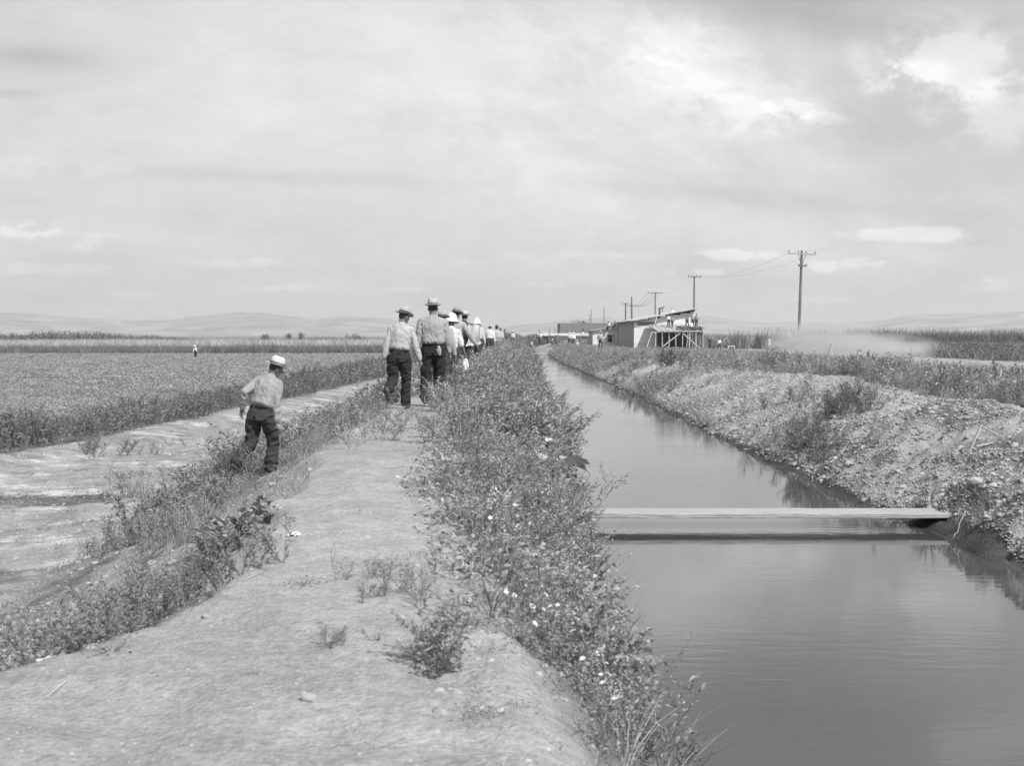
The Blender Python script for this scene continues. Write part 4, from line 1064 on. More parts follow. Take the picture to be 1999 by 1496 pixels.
# the man climbing up the slope from the ditch
X, Y = -3.68, 19.3
r_, d_ = person(X, Y, gz(X, Y) + .05, R(-27), 'man in pale shirt and white hat climbing from the ditch onto the levee', H=1.77, lean=20, side=7, legL=(-5, 42, 9), legR=(22, 32, 0), footL=40, footR=2,
                armL=(-30, 16, 60), armR=(8, 5, 14), head=(-32, 10), shirt=.30, trous=.05, hatv=.55, band=.1, shoe=.09, build=1.02, hatr=(4, 0), pelvis_dz=0)
# walkers, from the nearest on
X, Y = -1.98, 22.8
person(X, Y, gz(X, Y), R(-8), 'nearest walker, white shirt and dark-banded straw hat, one shoe lifted behind him', H=1.72, lean=9, side=4, legL=(-6, 62, 1), legR=(12, 16, 1), footL=62, footR=0, armL=(-8, 8, 12), armR=(6, 20, 10), head=(-38, 6),
       shirt=.40, trous=.035, hatv=.38, band=.03, shoe=.3, hatr=(-4, -6))
X, Y = -1.45, 23.6
tall, td = person(X, Y, gz(X, Y) + .05, R(2), 'tall walker with a pale creased hat, grey shirt and a glove in his back pocket', H=1.83, lean=1, legL=(-2, 6, 3), legR=(6, 26, 2), footL=0, footR=8, armL=(-4, 11, 10), armR=(2, 9, 12), head=(3, 2),
       shirt=.33, trous=.03, hatv=.42, band=.16, build=1.1, shoe=.1)
X, Y = -1.5, 27.2
person(X, Y, gz(X, Y) + .03, R(-4), 'walker almost hidden behind the tall man, his hat brim showing beside the neck', H=1.74, lean=6, shirt=.35, trous=.06, hatv=.36, head=(-30, 0), det=1)
X, Y = -1.42, 28.8
hm_p, hd = person(X, Y, gz(X, Y) + .0, R(-6), 'walker in a white sun helmet and short white sleeves, carrying pale gloves', H=1.74, lean=7, side=2, legL=(10, 10, 2), legR=(-12, 20, 2), armL=(5, 8, 15), armR=(8, 18, 14), sleeve=.3, shirt=.58, trous=.06, hat='helmet', hatv=.62, head=(-16, 10), det=2)
X, Y = -1.46, 31.6
person(X, Y, gz(X, Y) + .08, R(-4), 'walker in a dark fedora swinging his right arm wide of his grey shirt', H=1.86, lean=12, side=4, legL=(14, 10, 2), legR=(-14, 22, 2), armL=(0, 8, 10), armR=(-6, 38, 18), shirt=.33, trous=.06, hatv=.30, band=.1, head=(-14, 12), hatr=(8, 4), det=2)
X, Y = -1.50, 39.0
vm, vd = person(X, Y, gz(X, Y) + .1, R(2), 'walker in a dark vest with a pale jacket slung over his right shoulder', H=1.84, lean=6, side=3, legL=(14, 14, 2), legR=(-10, 24, 2), armL=(5, 10, 15), armR=(10, 18, 70), shirt=.07, trous=.055, hatv=.5, band=.2, det=1, head=(-4, 0))
X, Y = -1.44, 49.5
person(X, Y, gz(X, Y) + .12, R(0), 'walker in a tall white hat with a light jacket over his back', H=1.76, lean=5, side=2, legL=(12, 12, 2), legR=(-14, 24, 2), armL=(8, 14, 60), armR=(0, 14, 12), shirt=.5, trous=.05, hat='helmet', hatv=.82, det=1, build=1.15)
def jacket(X, Y, z, w_, h_, yaw, label, v=.58):
    b = MB(); n, m_ = 10, 8; vs = []; fs = []
    for j in range(m_ + 1):
        for i in range(n + 1):
            u = i / n - .5; t = j / m_
            x = u * w_ * (.65 + .5 * t) + .04 * math.sin(t * 5 + u * 3); y = -.05 * math.cos(u * 9 + t * 3) - .07 * t * (1 - t) * 3; zz_ = -t * h_ * (1 - .15 * u)
            vs.append((x, y, zz_))
    k0 = len(vs); vs += [(x * .96, y + .035, zz_) for x, y, zz_ in vs]
    for o_, fl in ((0, 0), (k0, 1)):
        for j in range(m_):
            for i in range(n):
                a = o_ + j * (n + 1) + i; q = (a, a + 1, a + n + 2, a + n + 1); fs.append(q[::-1] if fl else q)
    edge = [i for i in range(n + 1)] + [j * (n + 1) + n for j in range(1, m_ + 1)] + [m_ * (n + 1) + i for i in range(n - 1, -1, -1)] + [j * (n + 1) for j in range(m_ - 1, 0, -1)]
    for a, q in zip(edge, edge[1:] + edge[:1]): fs.append((a, q, q + k0, a + k0))
    b.add(vs, fs); o = b.build('jacket', cloth(v), None, True); o.location = (X, Y, z); o.rotation_euler = (R(6), 0, yaw); tag(o, label, 'jacket'); return o
jacket(-1.18, 38.72, gz(-1.5, 39) + 1.60, .40, .62, R(12), 'light jacket hanging from the right shoulder of the man in the dark vest')
jacket(-1.50, 49.25, gz(-1.5, 49) + 1.52, .42, .62, R(-6), 'light jacket hanging over the back of the man in the tall white hat', .62)
# gloves
def cloth_strip(name, p, ln, nn, v, label, cat, sp=.03):
    b = MB()
    for i in range(nn):
        a = rng.uniform(-1, 1); q = Vector((i - nn / 2) * 0 + 0 for i in range(3)) if 0 else Vector(((i - (nn - 1) / 2) * sp, rng.uniform(-.01, .01), 0))
        pts = [q * .4, q * .9 + Vector((0, 0, -ln * .4)), q * 1.25 + Vector((rng.uniform(-.02, .02), 0, -ln * rng.uniform(.8, 1.1)))]
        limb(b, pts, [.016, .026, .014], 8)
    b.ell((0, 0, 0), (.03, .03, .025), None, 10)
    o = link(name, remesh(b, name, .008, 1), cloth(v)); o.location = p; tag(o, label, cat); return o
hp_ = world(hm_p, hd, hd['A']['R'][2]); cloth_strip('gloves', (hp_.x + .01, hp_.y - .02, hp_.z - .10), .5, 6, .8, 'bunch of long white gloves hanging from the hand of the man in the sun helmet', 'gloves')
gp = world(tall, td, td['pel'] + td['Rp'] @ Vector((.10, -.165, .035))); cloth_strip('glove', gp, .13, 3, .4, 'pale glove sticking out of the back pocket of the tallest walker', 'glove', .022)
far_line = [(-1.62, 60, 'dark', .3, .06, 'cap', .1, 'dark-capped walker half hidden behind the man in the tall white hat'),
            (-1.30, 70, '', .6, .05, 'cap', .55, 'distant walker in a white shirt with a pale cap over dark hair'),
            (-1.05, 77, '', .42, .3, 'fedora', .12, 'distant walker in a black brimmed hat and pale trousers'),
            (-1.02, 95, '', .42, .06, 'fedora', .2, 'distant walker in grey shirt and dark hat near the end of the line'),
            (-.85, 115, '', .12, .06, 'cap', .1, 'dark-dressed walker close to the vanishing end of the path'),
            (-.2, 140, '', .5, .1, 'straw', .6, 'farthest walker on the path beside the small horizon tree')]
for i, (X, Y, _, sv, tv, ht, hv, lab) in enumerate(far_line):
    person(X, Y, gz(X, Y) + .12, R(rng.uniform(-8, 8)), lab, H=1.72 + .02 * (i % 3), lean=5, legL=((-12, 20, 2), (16, 10, 2))[i % 2], legR=((16, 10, 2), (-12, 20, 2))[i % 2], shirt=sv, trous=tv, hat=ht, hatv=hv, det=0 if Y > 80 else 1, armL=(8, 8, 14), armR=(-6, 8, 14))
person(-38.6, 161, -1.5, R(170), 'lone field hand in white with bent back out in the crop field', H=1.66, lean=22, shirt=.75, trous=.05, hat='straw', hatv=.8, det=0, legL=(5, 5, 3), legR=(-5, 5, 3), armL=(20, 6, 10), armR=(25, 6, 10))

# ------------------------------------------------------------------ sheds under construction
WOOD = mat('fresh_boards', .72, .9, .22, 1.2, .4, 9, stretch=(.25, .25, 5), spec=.1)
WOODG = mat('grey_boards', .34, .9, .25, 1.0, .4, 9, stretch=(.3, .3, 5), spec=.1)
TAR = mat('dark_boards', .17, .9, .25, 1.5, .3, 9, stretch=(.3, .3, 4), spec=.1)
ROOFM = mat('roof_paper', .52, .9, .15, .8, .3, 6, spec=.1)
LUM = mat('new_lumber', .5, .9, .15, 5, .3, spec=.1)
GREYW = mat('grey_wall', .22, .9, .08, .8, .2, 5, spec=.1)
DARK = mat('dark_inside', .04, .9, .2, 1, 0)
def wall_boards(p0, p1, zb, t0, t1, th=.06, bh=.24, gap=.012, skip=None):
    """horizontal boards of slightly different length and lap between p0 and p1 under a sloping top"""
    b = MB(); a = Vector((p0[0], p0[1], 0)); c = Vector((p1[0], p1[1], 0)); d = (c - a); L_ = d.length; d.normalize(); nrm = Vector((d.y, -d.x, 0))
    z = zb; i = 0
    while z < max(t0, t1) - .02:
        z1 = z + bh - gap; s0, s1 = 0, L_
        if z1 > min(t0, t1):
            if t1 > t0: s0 = L_ * max(0, (z1 - t0) / (t1 - t0))
            elif t0 > t1: s1 = L_ * min(1, 1 - (z1 - t1) / (t0 - t1))
        if s1 - s0 > .1:
            off = nrm * (.008 * ((i * 7) % 5 - 2) * .4)
            for (q0, q1) in ([(s0, s1)] if not skip or z1 < skip[2] or z > skip[3] or s0 > skip[1] or s1 < skip[0] else [(s0, skip[0]), (skip[1], s1)]):
                if q1 - q0 < .1: continue
                A0 = a + d * q0 + off; A1 = a + d * q1 + off
                vs = [A0 + Vector((0, 0, z)), A1 + Vector((0, 0, z)), A1 + Vector((0, 0, z1)), A0 + Vector((0, 0, z1))]; bk = [v - nrm * th for v in vs]
                b.add(vs + bk, [(0, 1, 2, 3), (7, 6, 5, 4), (0, 4, 5, 1), (1, 5, 6, 2), (2, 6, 7, 3), (3, 7, 4, 0)])
        z += bh; i += 1
    return b
def slab(pts, th):
    b = MB(); n = len(pts); vs = [Vector(p) for p in pts]; b.add(vs + [v - Vector((0, 0, th)) for v in vs], [tuple(range(n))] + [tuple(range(2 * n - 1, n - 1, -1))] + [(i, n + i, n + (i + 1) % n, (i + 1) % n) for i in range(n)]); return b
YB = 185.0; GZ_ = -.65
sx = lambda q, Y=YB: (q - 1005) * Y / F
sz = lambda q, Y=YB: CAMZ + (655 - q) * Y / F
shed = empty('long_shed', (sx(1297), YB, GZ_), label='long board-clad shed under construction with one roof slope rising to the right', cat='shed')
def inshed(b, name, m, parent=shed, loc=None, **k):
    o = b.build(name, m, None, **k); o.parent = parent; o.matrix_parent_inverse = Matrix.Translation(parent.location).inverted(); return o
x0, x1 = sx(1237.5), sx(1356); yb2 = 216
inshed(wall_boards((x0, YB), (x1, YB), GZ_, sz(627), sz(607)), 'front_wall', WOOD)
inshed(wall_boards((x0, yb2), (x0, YB + .07), GZ_, sz(627), sz(627)), 'side_wall', WOODG)
inshed(wall_boards((x1, YB + .07), (x1, yb2), GZ_, sz(607), sz(607)), 'side_wall', WOODG)
inshed(wall_boards((x1, yb2), (x0, yb2), GZ_, sz(607), sz(627)), 'back_wall', WOODG)
z0, z1 = sz(626), sz(603)
rf = inshed(slab([(x0 - .5, YB - .6, z0 + .02), (x1 + .2, YB - .6, z1 + .12), (x1 + .2, yb2 + .4, z1 + .12), (x0 - .5, yb2 + .4, z0 + .02)], .10), 'roof', ROOFM)
b = MB(); b.beam((x0 - .52, YB - .63, z0 - .14), (x1 + .22, YB - .63, z1 - .04), .05, .22, up=(0, 1, 0)); b.beam((x0 - .53, YB - .58, z0 - .12), (x0 - .53, yb2 + .3, z0 - .12), .2, .05)
b.build('fascia', TAR, rf)
b = MB(); b.box((x0 + 1.8, YB - .03, sz(632)), (2.6, .02, .5)); inshed(b, 'tar_paper_and_shade', GREYW)
# lean-to frame against the front wall
lt = empty('open_lean_to', (sx(1325, 180), 180, GZ_), label='open lean-to of bare studs with a sloping paper-covered roof in front of the long shed', cat='lean-to')
YL = 179.5; zl = lambda q: sz(q, YL); xl = lambda q: sx(q, YL)
ze = zl(646.5); zt = sz(634.5, 184.7)
a0, a1 = sx(1263, 184.7), sx(1357, 184.7)
inshed(slab([(xl(1283), YL - .2, ze), (xl(1373), YL - .2, ze), (sx(1373, 184.7), 184.7, zt), (a0, 184.7, zt)], .08), 'roof', mat('lean_to_roof', .36, .9, .12, 1, .3, 8), lt)
b = MB()
for i in range(8): t = i / 8; b.beam(Vector((xl(1284 + 88 * t), YL - .2, ze + .035)), Vector((a0 + (sx(1373, 184.7) - a0) * t, 184.6, zt + .035)), .05, .04)
inshed(b, 'batten', LUM, lt)
for i in range(8):
    q = 1279.5 + i * 13.2; b = MB(); b.beam((xl(q), YL, GZ_ - .05), (xl(q), YL, ze - .1), .10, .10); inshed(b, 'stud', LUM, lt)
b = MB(); b.beam((xl(1274), YL, ze - .14), (xl(1373), YL, ze - .14), .12, .12, up=(0, 0, 1)); inshed(b, 'beam', LUM, lt)
b = MB()
for i in range(8): q = 1284 + i * 12.6; b.beam((xl(q), YL - .5, ze - .11), (xl(q), YL + .8, ze + .0), .09, .09)
inshed(b, 'rafter_ends', LUM, lt)
for (qa, ya, qb, yb_) in [(1294, 676, 1327, 651), (1333, 651, 1366, 680)]:
    b = MB(); b.beam((xl(qa), YL - .1, zl(ya)), (xl(qb), YL - .1, zl(yb_)), .13, .05, up=(0, 1, 0)); inshed(b, 'brace', LUM, lt)
b = MB(); b.add([(xl(1362), YL + .1, ze - .1), (xl(1372), YL + .1, ze - .1), (xl(1379), YL + .1, GZ_), (xl(1366), YL + .1, GZ_)], [(0, 1, 2, 3)]); b.add([(xl(1362), YL + .18, ze - .1), (xl(1372), YL + .18, ze - .1), (xl(1379), YL + .18, GZ_), (xl(1366), YL + .18, GZ_)], [(3, 2, 1, 0)]); inshed(b, 'end_panel', TAR, lt)
b = MB(); b.beam((sx(1282, 184.2), 184.2, sz(620, 184.2)), (sx(1261, 178), 178, sz(683, 178)), .08, .05); pr_o = b.build('prop_board', LUM); tag(pr_o, 'long pale board propped against the long shed left of the lean-to', 'board')
b = MB(); b.box(((sx(1283, 184.6) + sx(1364, 184.6)) / 2, 184.75, (zt + GZ_) / 2 - .1), (sx(1364, 184.6) - sx(1283, 184.6), .06, zt - GZ_ - .15)); inshed(b, 'shade_panel', mat('tar_paper_and_shade', .09, .9), lt)  # added dark panel: shade under the lean-to roof put into its colour
# junk: trestles, ladders, boards inside the lean-to
def trestle(X, Y, z, w_, h_, label, m=LUM, name='trestle', yaw=0, cat='trestle'):
    r = empty(name, (X, Y, z), yaw, label=label, cat=cat)
    b = MB(); b.beam((-w_ / 2, 0, h_), (w_ / 2, 0, h_), .12, .12); b.build('top_beam', m, r)
    for s in (-1, 1):
        for t in (-1, 1): b = MB(); b.beam((s * w_ * .45, t * h_ * .3, 0), (s * w_ * .4, t * .03, h_), .08, .05); b.build('leg', m, r)
    return r
def ladder(X, Y, z, yaw, tilt, ln, label, w_=.4):
    r = empty('ladder', (X, Y, z), yaw, label=label, cat='ladder'); r.rotation_euler = (0, tilt, yaw)
    for s in (-1, 1): b = MB(); b.beam((0, s * w_ / 2, 0), (0, s * w_ / 2, ln), .09, .04); b.build('rail', LUM, r)
    for i in range(int(ln / .32)): b = MB(); b.beam((0, -w_ / 2, .2 + i * .32), (0, w_ / 2, .2 + i * .32), .035, .035); b.build('rung', LUM, r)
ladder(xl(1339), 177.6, GZ_, R(70), R(22), 2.5, 'pale stepladder leaning inside the right part of the lean-to')
ladder(xl(1352), 178.4, GZ_, R(80), R(-12), 2.4, 'second ladder inside the lean-to beside its dark end panel')
trestle(sx(1427, 170), 170, -.62, 1.0, .55, 'small white trestle bench on the grass right of the lean-to', yaw=R(12))
trestle(sx(1512, 125), 125, -.55, 1.1, .9, 'weathered sawhorse at the left edge of the dust cloud', WOODG, 'sawhorse', R(-10))
b = MB(); b.box((0, 0, .35), (.22, .04, .75), rotz(R(5))); b.box((0, 0, .62), (.26, .05, .05)); o = b.build('white_stake', LUM, None, False, .01); o.location = (sx(1502, 130), 130, .25); tag(o, 'upright white marker board standing left of the dust cloud', 'marker')
b = MB(); b.tube([(0, 0, -1.1), (0, 0, .0)], .03, 6); o2 = b.build('post', WOODG, o)
tr = empty('tripod', (sx(1623, 112), 112, -.6), label='pale tripod standing in the drifting dust', cat='tripod')
for k in range(3): b = MB(); a = k * 2.09 + .4; b.beam((math.cos(a) * .55, math.sin(a) * .55, 0), (0, 0, 1.15), .05, .04); b.build('leg', LUM, tr)
b = MB(); b.lathe([(.08, 1.12), (.13, 1.16), (.13, 1.2), (.05, 1.26)], 12); b.build('head', LUM, tr)
# pile of dark sacks and shakes on the lean-to roof
pile = MB()
for i in range(90):
    x = rng.uniform(xl(1325), xl(1372)); y = rng.uniform(YL + .2, YL + 2.0); pile.box((x, y, ze + .08 + (y - YL) * .17 + rng.uniform(0, .3)), (rng.uniform(.3, .6), .3, .05), rotz(rng.uniform(-1, 1)) @ rotx(rng.uniform(-.4, .4)))
pile.box((xl(1348), YL + 1.1, ze + .26), (3.2, 1.5, .2), rotx(R(9)))
o = pile.build('shingle_heap', TAR); tag(o, 'heap of dark roofing stacked on the right end of the lean-to roof', 'roofing')
# next shed to the left
YC = 215.0; sB = empty('small_shed', (sx(1180, YC), YC, -.6), label='small shed with a low sloping roof and a window frame left of the long shed', cat='shed')
xb0, xb1 = sx(1157, YC), sx(1212, YC)
inshed(wall_boards((xb0, YC), (xb1, YC), -.6, sz(646, YC), sz(638, YC), skip=(2.2, 3.15, .2, 1.35)), 'front_wall', WOOD, sB)
inshed(wall_boards((xb0, YC + 12), (xb0, YC + .07), -.6, sz(646, YC), sz(646, YC)), 'side_wall', WOODG, sB)
inshed(slab([(xb0 - .4, YC - .5, sz(645, YC)), (xb1 - .8, YC - .5, sz(636.8, YC)), (xb1 - .8, YC + 12, sz(636.8, YC)), (xb0 - .4, YC + 12, sz(645, YC))], .16), 'roof', mat('shed_roof', .3, .9, .15, 1, .2, 6), sB)
b = MB(); xw, zw = sx(1192.5, YC), sz(661, YC)
b.box((xw, YC + .2, zw), (.95, .05, 1.1)); wn = inshed(b, 'window', DARK, sB)
b = MB()
for s in (-1, 1): b.beam((xw + s * .5, YC - .06, zw - .6), (xw + s * .5, YC - .06, zw + .6), .09, .06)
for zq in (-.58, .05, .58): b.beam((xw - .5, YC - .07, zw + zq), (xw + .5, YC - .07, zw + zq), .09, .06, up=(0, 1, 0))
for xq in (-.17, .17): b.beam((xw + xq, YC - .08, zw + .05), (xw + xq, YC - .08, zw + .58), .04, .04)
b.build('frame', WOODG, wn)
# big flat grey wall behind
YD = 262; bd = empty('flat_roofed_building', (sx(1145, YD), YD, -.6), label='big plain grey flat-topped building standing behind the sheds', cat='building')
b = MB(); xa, xc, zt_ = sx(1093, YD), sx(1216, YD), sz(631, YD)
b.box(((xa + xc) / 2, YD + 8, (zt_ - .7) / 2), (xc - xa, 16, zt_ + .7)); inshed(b, 'wall', GREYW, bd)
b = MB()
for i in range(9): b.beam((xa + 1.4 + i * 1.4, YD - .02, -.6), (xa + 1.4 + i * 1.4, YD - .02, zt_ - .05), .06, .03, up=(0, 1, 0))
inshed(b, 'seam', mat('grey_seam', .21, .9), bd)
# low long white-roofed shelter
YE = 240; sh = empty('low_shelter', (sx(1100, YE), YE, -.6), label='low open-fronted shelter with a long white roof beyond the footbridge', cat='shelter')
xa, xc = sx(1051, YE), sx(1152, YE); zr = sz(654.5, YE)
inshed(slab([(xa, YE - .5, zr), (xc, YE - .5, zr), (xc, YE + 4, zr + .35), (xa, YE + 4, zr + .35)], .16), 'roof', mat('shelter_roof', .5, .9), sh)
b = MB(); b.box(((xa + xc) / 2, YE + 3.5, (zr - .7) / 2), (xc - xa - .2, .08, zr + .6)); inshed(b, 'back_wall', TAR, sh)
b = MB(); b.box((sx(1103, YE), YE, (zr - .75) / 2), (sx(1117, YE) - sx(1090, YE), .08, zr + .4)); b.box((sx(1135, YE), YE + .0, (zr - .75) / 2), (sx(1147, YE) - sx(1122, YE), .08, zr + .4)); inshed(b, 'front_wall', mat('shelter_front', .42, .9, .15, 1.2), sh)
for q in (1055, 1072, 1088, 1120, 1150): b = MB(); b.beam((sx(q, YE), YE - .3, -.7), (sx(q, YE), YE - .3, zr - .1), .14, .14); inshed(b, 'post', WOOD, sh)
b = MB(); b.beam((sx(1057, YE), YE + .4, .15), (sx(1070, YE), YE + .4, .15), .3, .08); inshed(b, 'shelf', WOODG, sh)
b = MB(); b.add([(sx(1153, 236), 236, sz(654, 236)), (sx(1158, 236), 236, sz(653, 236)), (sx(1158, 236), 236, -.6), (sx(1152, 236), 236, -.6)], [(0, 1, 2, 3)]); b.box((sx(1155, 236), 236.1, .1), (.5, .1, 1.4)); o = b.build('leaning_panel', WOOD); tag(o, 'pale board panel standing at the right end of the low shelter', 'panel')
st = empty('stove_pipe', (sx(1138, 241), 241, zr), label='dark stove pipe on a white pan rising from the low white roof', cat='pipe')
b = MB(); b.tube([(0, 0, .2), (0, 0, 1.3)], .09, 10); b.build('pipe', DARK, st); b = MB(); b.lathe([(.5, .12), (.45, .2), (.2, .3), (.12, .6), (.11, .62)], 14); b.build('pan', ROOFM, st); b = MB(); b.box((0, 0, .14), (1.1, .6, .06)); b.build('base', DARK, st)
# footbridge where the canal meets the shelter
fb = empty('footbridge', (1.9, 150, WZ), label='low white footbridge crossing the far end of the canal', cat='footbridge')
b = MB(); b.box((1.6, 150, WZ + .18), (3.6, .7, .12)); inshed(b, 'deck', LUM, fb)
b = MB(); b.box((1.3, 146, WZ + .02), (2.4, .3, .12)); o = b.build('floating_plank', LUM); tag(o, 'thin white plank lying on the water before the footbridge', 'plank')
b = MB(); b.box((1.8, 151.6, WZ + .2), (5.0, 1.4, 1.3)); inshed(b, 'abutment', WOODG, fb)
# people at the sheds
P0 = dict(det=0)
def fp(qx, foot, Y, yaw, label, H=1.72, z=None, **k):
    X = (qx - 1005) * Y / F; zz_ = CAMZ + (655 - foot) * Y / F if z is None else z
    return person(X, Y, zz_, R(yaw), label, H=H, det=0, **k)
slope = lambda q: sz(627 + (603 - 627) * (q - 1233) / (1358 - 1233)) - .0
fp(1287, 0, 186.5, -90, 'worker bent double with hanging arms on the highest roof', z=slope(1287) + .05, lean=82, shirt=.2, trous=.07, hat=None, legL=(12, 8, 4), legR=(-4, 4, 4), armL=(80, 5, 5), armR=(85, 5, 5))
fp(1314, 0, 187.5, 30, 'worker crouching behind the roof edge of the long shed, only hat and shoulders showing', z=slope(1314) - .9, lean=30, shirt=.6, trous=.1, hat='cap', hatv=.4)
zl2 = lambda q, y: ze + (y - YL) / 5.2 * (zt - ze)
fp(1305, 0, 182.6, 10, 'worker in a white shirt on the lean-to roof, left of the middle pair', z=zl2(0, 182.6), lean=8, shirt=.6, trous=.08, hat='fedora', hatv=.12, legL=(0, 8, 6), legR=(10, 8, 6), H=1.8)
fp(1312, 0, 182.0, -40, 'worker striding with legs apart on the lean-to roof beside the man in the white shirt', z=zl2(0, 182.0), lean=6, shirt=.3, trous=.08, hat=None, legL=(24, 4, 10), legR=(-18, 4, 6), H=1.8)
fp(1341, 0, 182.8, 20, 'worker in dark shirt at the left of the group above the roofing heap', z=zl2(0, 182.8), lean=4, shirt=.2, trous=.06, hat=None, H=1.72)
fp(1352, 0, 182.4, 0, 'worker in a white cap in the middle of the group above the roofing heap', z=zl2(0, 182.4) + .05, lean=10, shirt=.25, trous=.06, hat='cap', hatv=.8, H=1.75)
fp(1359, 0, 182.6, -10, 'tallest worker at the right end of the lean-to roof', z=zl2(0, 182.6) + .05, lean=2, shirt=.28, trous=.07, hat=None, H=1.85)
fp(1349, 0, 180.6, 0, 'worker in white sitting on the roofing heap', z=ze + .2, sit=.35, lean=25, shirt=.75, trous=.5, hat='cap', hatv=.7, legL=(80, 85, 12), legR=(80, 85, 12), H=1.6)
fp(1190, 0, 214, 60, 'man in a white shirt sitting on the roof of the small shed', z=sz(640, 214), sit=.12, lean=14, shirt=.7, trous=.07, hat='fedora', hatv=.25, legL=(75, 70, 10), legR=(70, 60, 8))
fp(1201, 0, 214, 80, 'man in a pale shirt sitting on the small shed roof next to the long shed', z=sz(638.5, 214), sit=.12, lean=10, shirt=.55, trous=.07, hat=None, legL=(75, 70, 10), legR=(70, 60, 8))
fp(1386, 683, 176, 150, 'man with dark shirt and hand on hip standing right of the lean-to', shirt=.10, trous=.08, hat='cap', hatv=.5, armL=(10, 40, 80), armR=(10, 30, 70))
fp(1404, 684, 180, 200, 'man in a white shirt standing among the weeds right of the lean-to', shirt=.65, trous=.07, hat='fedora', hatv=.2, H=1.66, armL=(30, 20, 80))
fp(1539, 672, 150, 170, 'lone man wading in tall grass behind the dust cloud', shirt=.4, trous=.3, hat='straw', hatv=.6, H=1.75)
fp(1172, 683, 132, -5, 'man in a grey shirt walking along the right bank toward the small shed', shirt=.38, trous=.09, hat='fedora', hatv=.4, H=1.84, legL=(14, 5, 3), legR=(-10, 18, 3), armL=(15, 16, 30), armR=(5, 14, 20))
fp(1119, 677, 170, -5, 'man in a bright white shirt and white hat standing before the low shelter', shirt=.8, trous=.12, hat='straw', hatv=.85, H=1.84, build=1.15)
fp(1112, 675, 172, 10, 'man in pale grey shirt left of the man in bright white', shirt=.5, trous=.12, hat='straw', hatv=.7, H=1.72)
fp(1054, 674, 168, -60, 'man in a white shirt at the left end of the low shelter', shirt=.72, trous=.14, hat='straw', hatv=.6, lean=8, H=1.76, legL=(0, 4, 3), legR=(4, 4, 3))
fp(1037, 684, 150, -50, 'man with a dark cap striding over the footbridge', shirt=.45, trous=.13, hat='cap', hatv=.06, lean=10, legL=(22, 5, 4), legR=(-24, 8, 4), H=1.5, z=WZ + .25)
fp(1081, 672, 200, 60, 'man with white hat sitting in the dark opening of the low shelter', sit=.45, shirt=.12, trous=.1, hat='straw', hatv=.85, z=-.6, lean=20, legL=(80, 70, 10), legR=(80, 70, 10))
fp(1127, 676, 175, 0, 'man sitting low in the weeds beside the man in bright white', sit=.4, shirt=.5, trous=.2, hat='cap', hatv=.8, z=-.6, legL=(80, 80, 10), legR=(80, 80, 10))

# ------------------------------------------------------------------ telegraph poles and wires
POLE = mat('pole_wood', .17, .9, .3, 3, .4, 12, stretch=(2, 2, .3)); INS = mat('insulator', .08, .3, .1, 5, 0)
LX = 28.6
poles = [(1558, 135, 490, 1.5, 2.8, 'tallest telegraph pole, with a crossarm of four insulators, right of the sheds', .7),
         (1354, 203, 539, .2, 2.0, 'telegraph pole with a thin crossarm rising behind the right end of the long shed roof', 0),
         (1278, 280, 571, .4, 3.0, 'telegraph pole where drooping wires meet, behind the middle of the long shed', 0),
         (1234, 320, 580, -1.0, 0, 'thick leaning pole without crossarm behind the left end of the long shed roof', 0),
         (1221, 345, 592, 0, 1.6, 'thin pole just left of the thick leaning pole', 0),
         (1180, 430, 600, -1.2, 0, 'leaning pole above the grey building', 0),
         (1154, 500, 604, 0, 0, 'small pole behind the round tree of the grey building', 0),
         (1151, 560, 614, 0, 0, 'faintest short pole just left of the small one behind the round tree', 0)]
tips = {}
for (qx, Y, top, ln, arm, lab, arm2) in poles:
    X = (qx - 1005) * Y / F; h = CAMZ + (655 - top) * Y / F + .6; r = empty('telegraph_pole', (X, Y, -.6), label=lab, cat='pole'); tx_ = math.tan(R(ln)) * h
    tips[qx] = (X + tx_, Y, -.6 + h)
    b = MB(); w0 = .17 if 'thick' not in lab else .26; b.tube([(0, 0, -.2), (tx_ * .5, 0, h * .5), (tx_, 0, h)], [w0, w0 * .85, w0 * .68], 12); b.build('shaft', POLE, r)
    if arm:
        za = h - .35 if qx == 1558 else h - .15
        b = MB(); b.beam((tx_ - arm / 2, -.16, za + (.07 if qx == 1558 else 0)), (tx_ + arm / 2, -.16, za - (.07 if qx == 1558 else 0)), .12, .11, up=(0, 1, 0)); ar_ = b.build('crossarm', mat('arm_wood', .36, .9, .2, 4) if qx == 1558 else POLE, r)
        for q in (-.47, -.13, .15, .47):
            b = MB(); b.lathe([(.02, 0), (.02, .1), (.055, .11), (.06, .16), (.035, .2), (.055, .21), (.04, .26), (.01, .27)], 10, Matrix.Translation((tx_ + q * arm, -.16, za + .05 - q * .14))); b.build('insulator', INS, ar_)
    if arm2:
        for q in (-.22, .22): b = MB(); b.tube([(tx_ * .93, -.1, h - 1.6), (tx_ + q * 1.6, -.12, h - .42)], .025, 6); b.build('arm_brace', POLE, r)
        b = MB(); b.box((tx_ * .9 + .05, -.22, h - 1.55), (.75, .14, .14)); bk = b.build('bracket', POLE, r)
        for q in (-.3, .42): b = MB(); b.lathe([(.03, -.12), (.08, -.1), (.08, .05), (.03, .14)], 8, Matrix.Translation((tx_ * .9 + q, -.25, h - 1.5))); b.build('insulator', INS, bk)
WIRE = mat('wire', .22, .6, .05, 5, 0)
def wire(a, c, sag, r, label, n=18, parent=None):
    a = Vector(a); c = Vector(c); pts = [a + (c - a) * t - Vector((0, 0, 4 * sag * t * (1 - t))) for t in np.linspace(0, 1, n)]
    b = MB(); b.tube(pts, r, 4); o = b.build('wire', WIRE); tag(o, label, 'wire', 'wires strung between the telegraph poles'); return o
lb = 'thin wire of the telegraph line, one of a run strung from pole to pole'
t1, t2, t3, t5 = tips[1558], tips[1354], tips[1278], tips[1221]
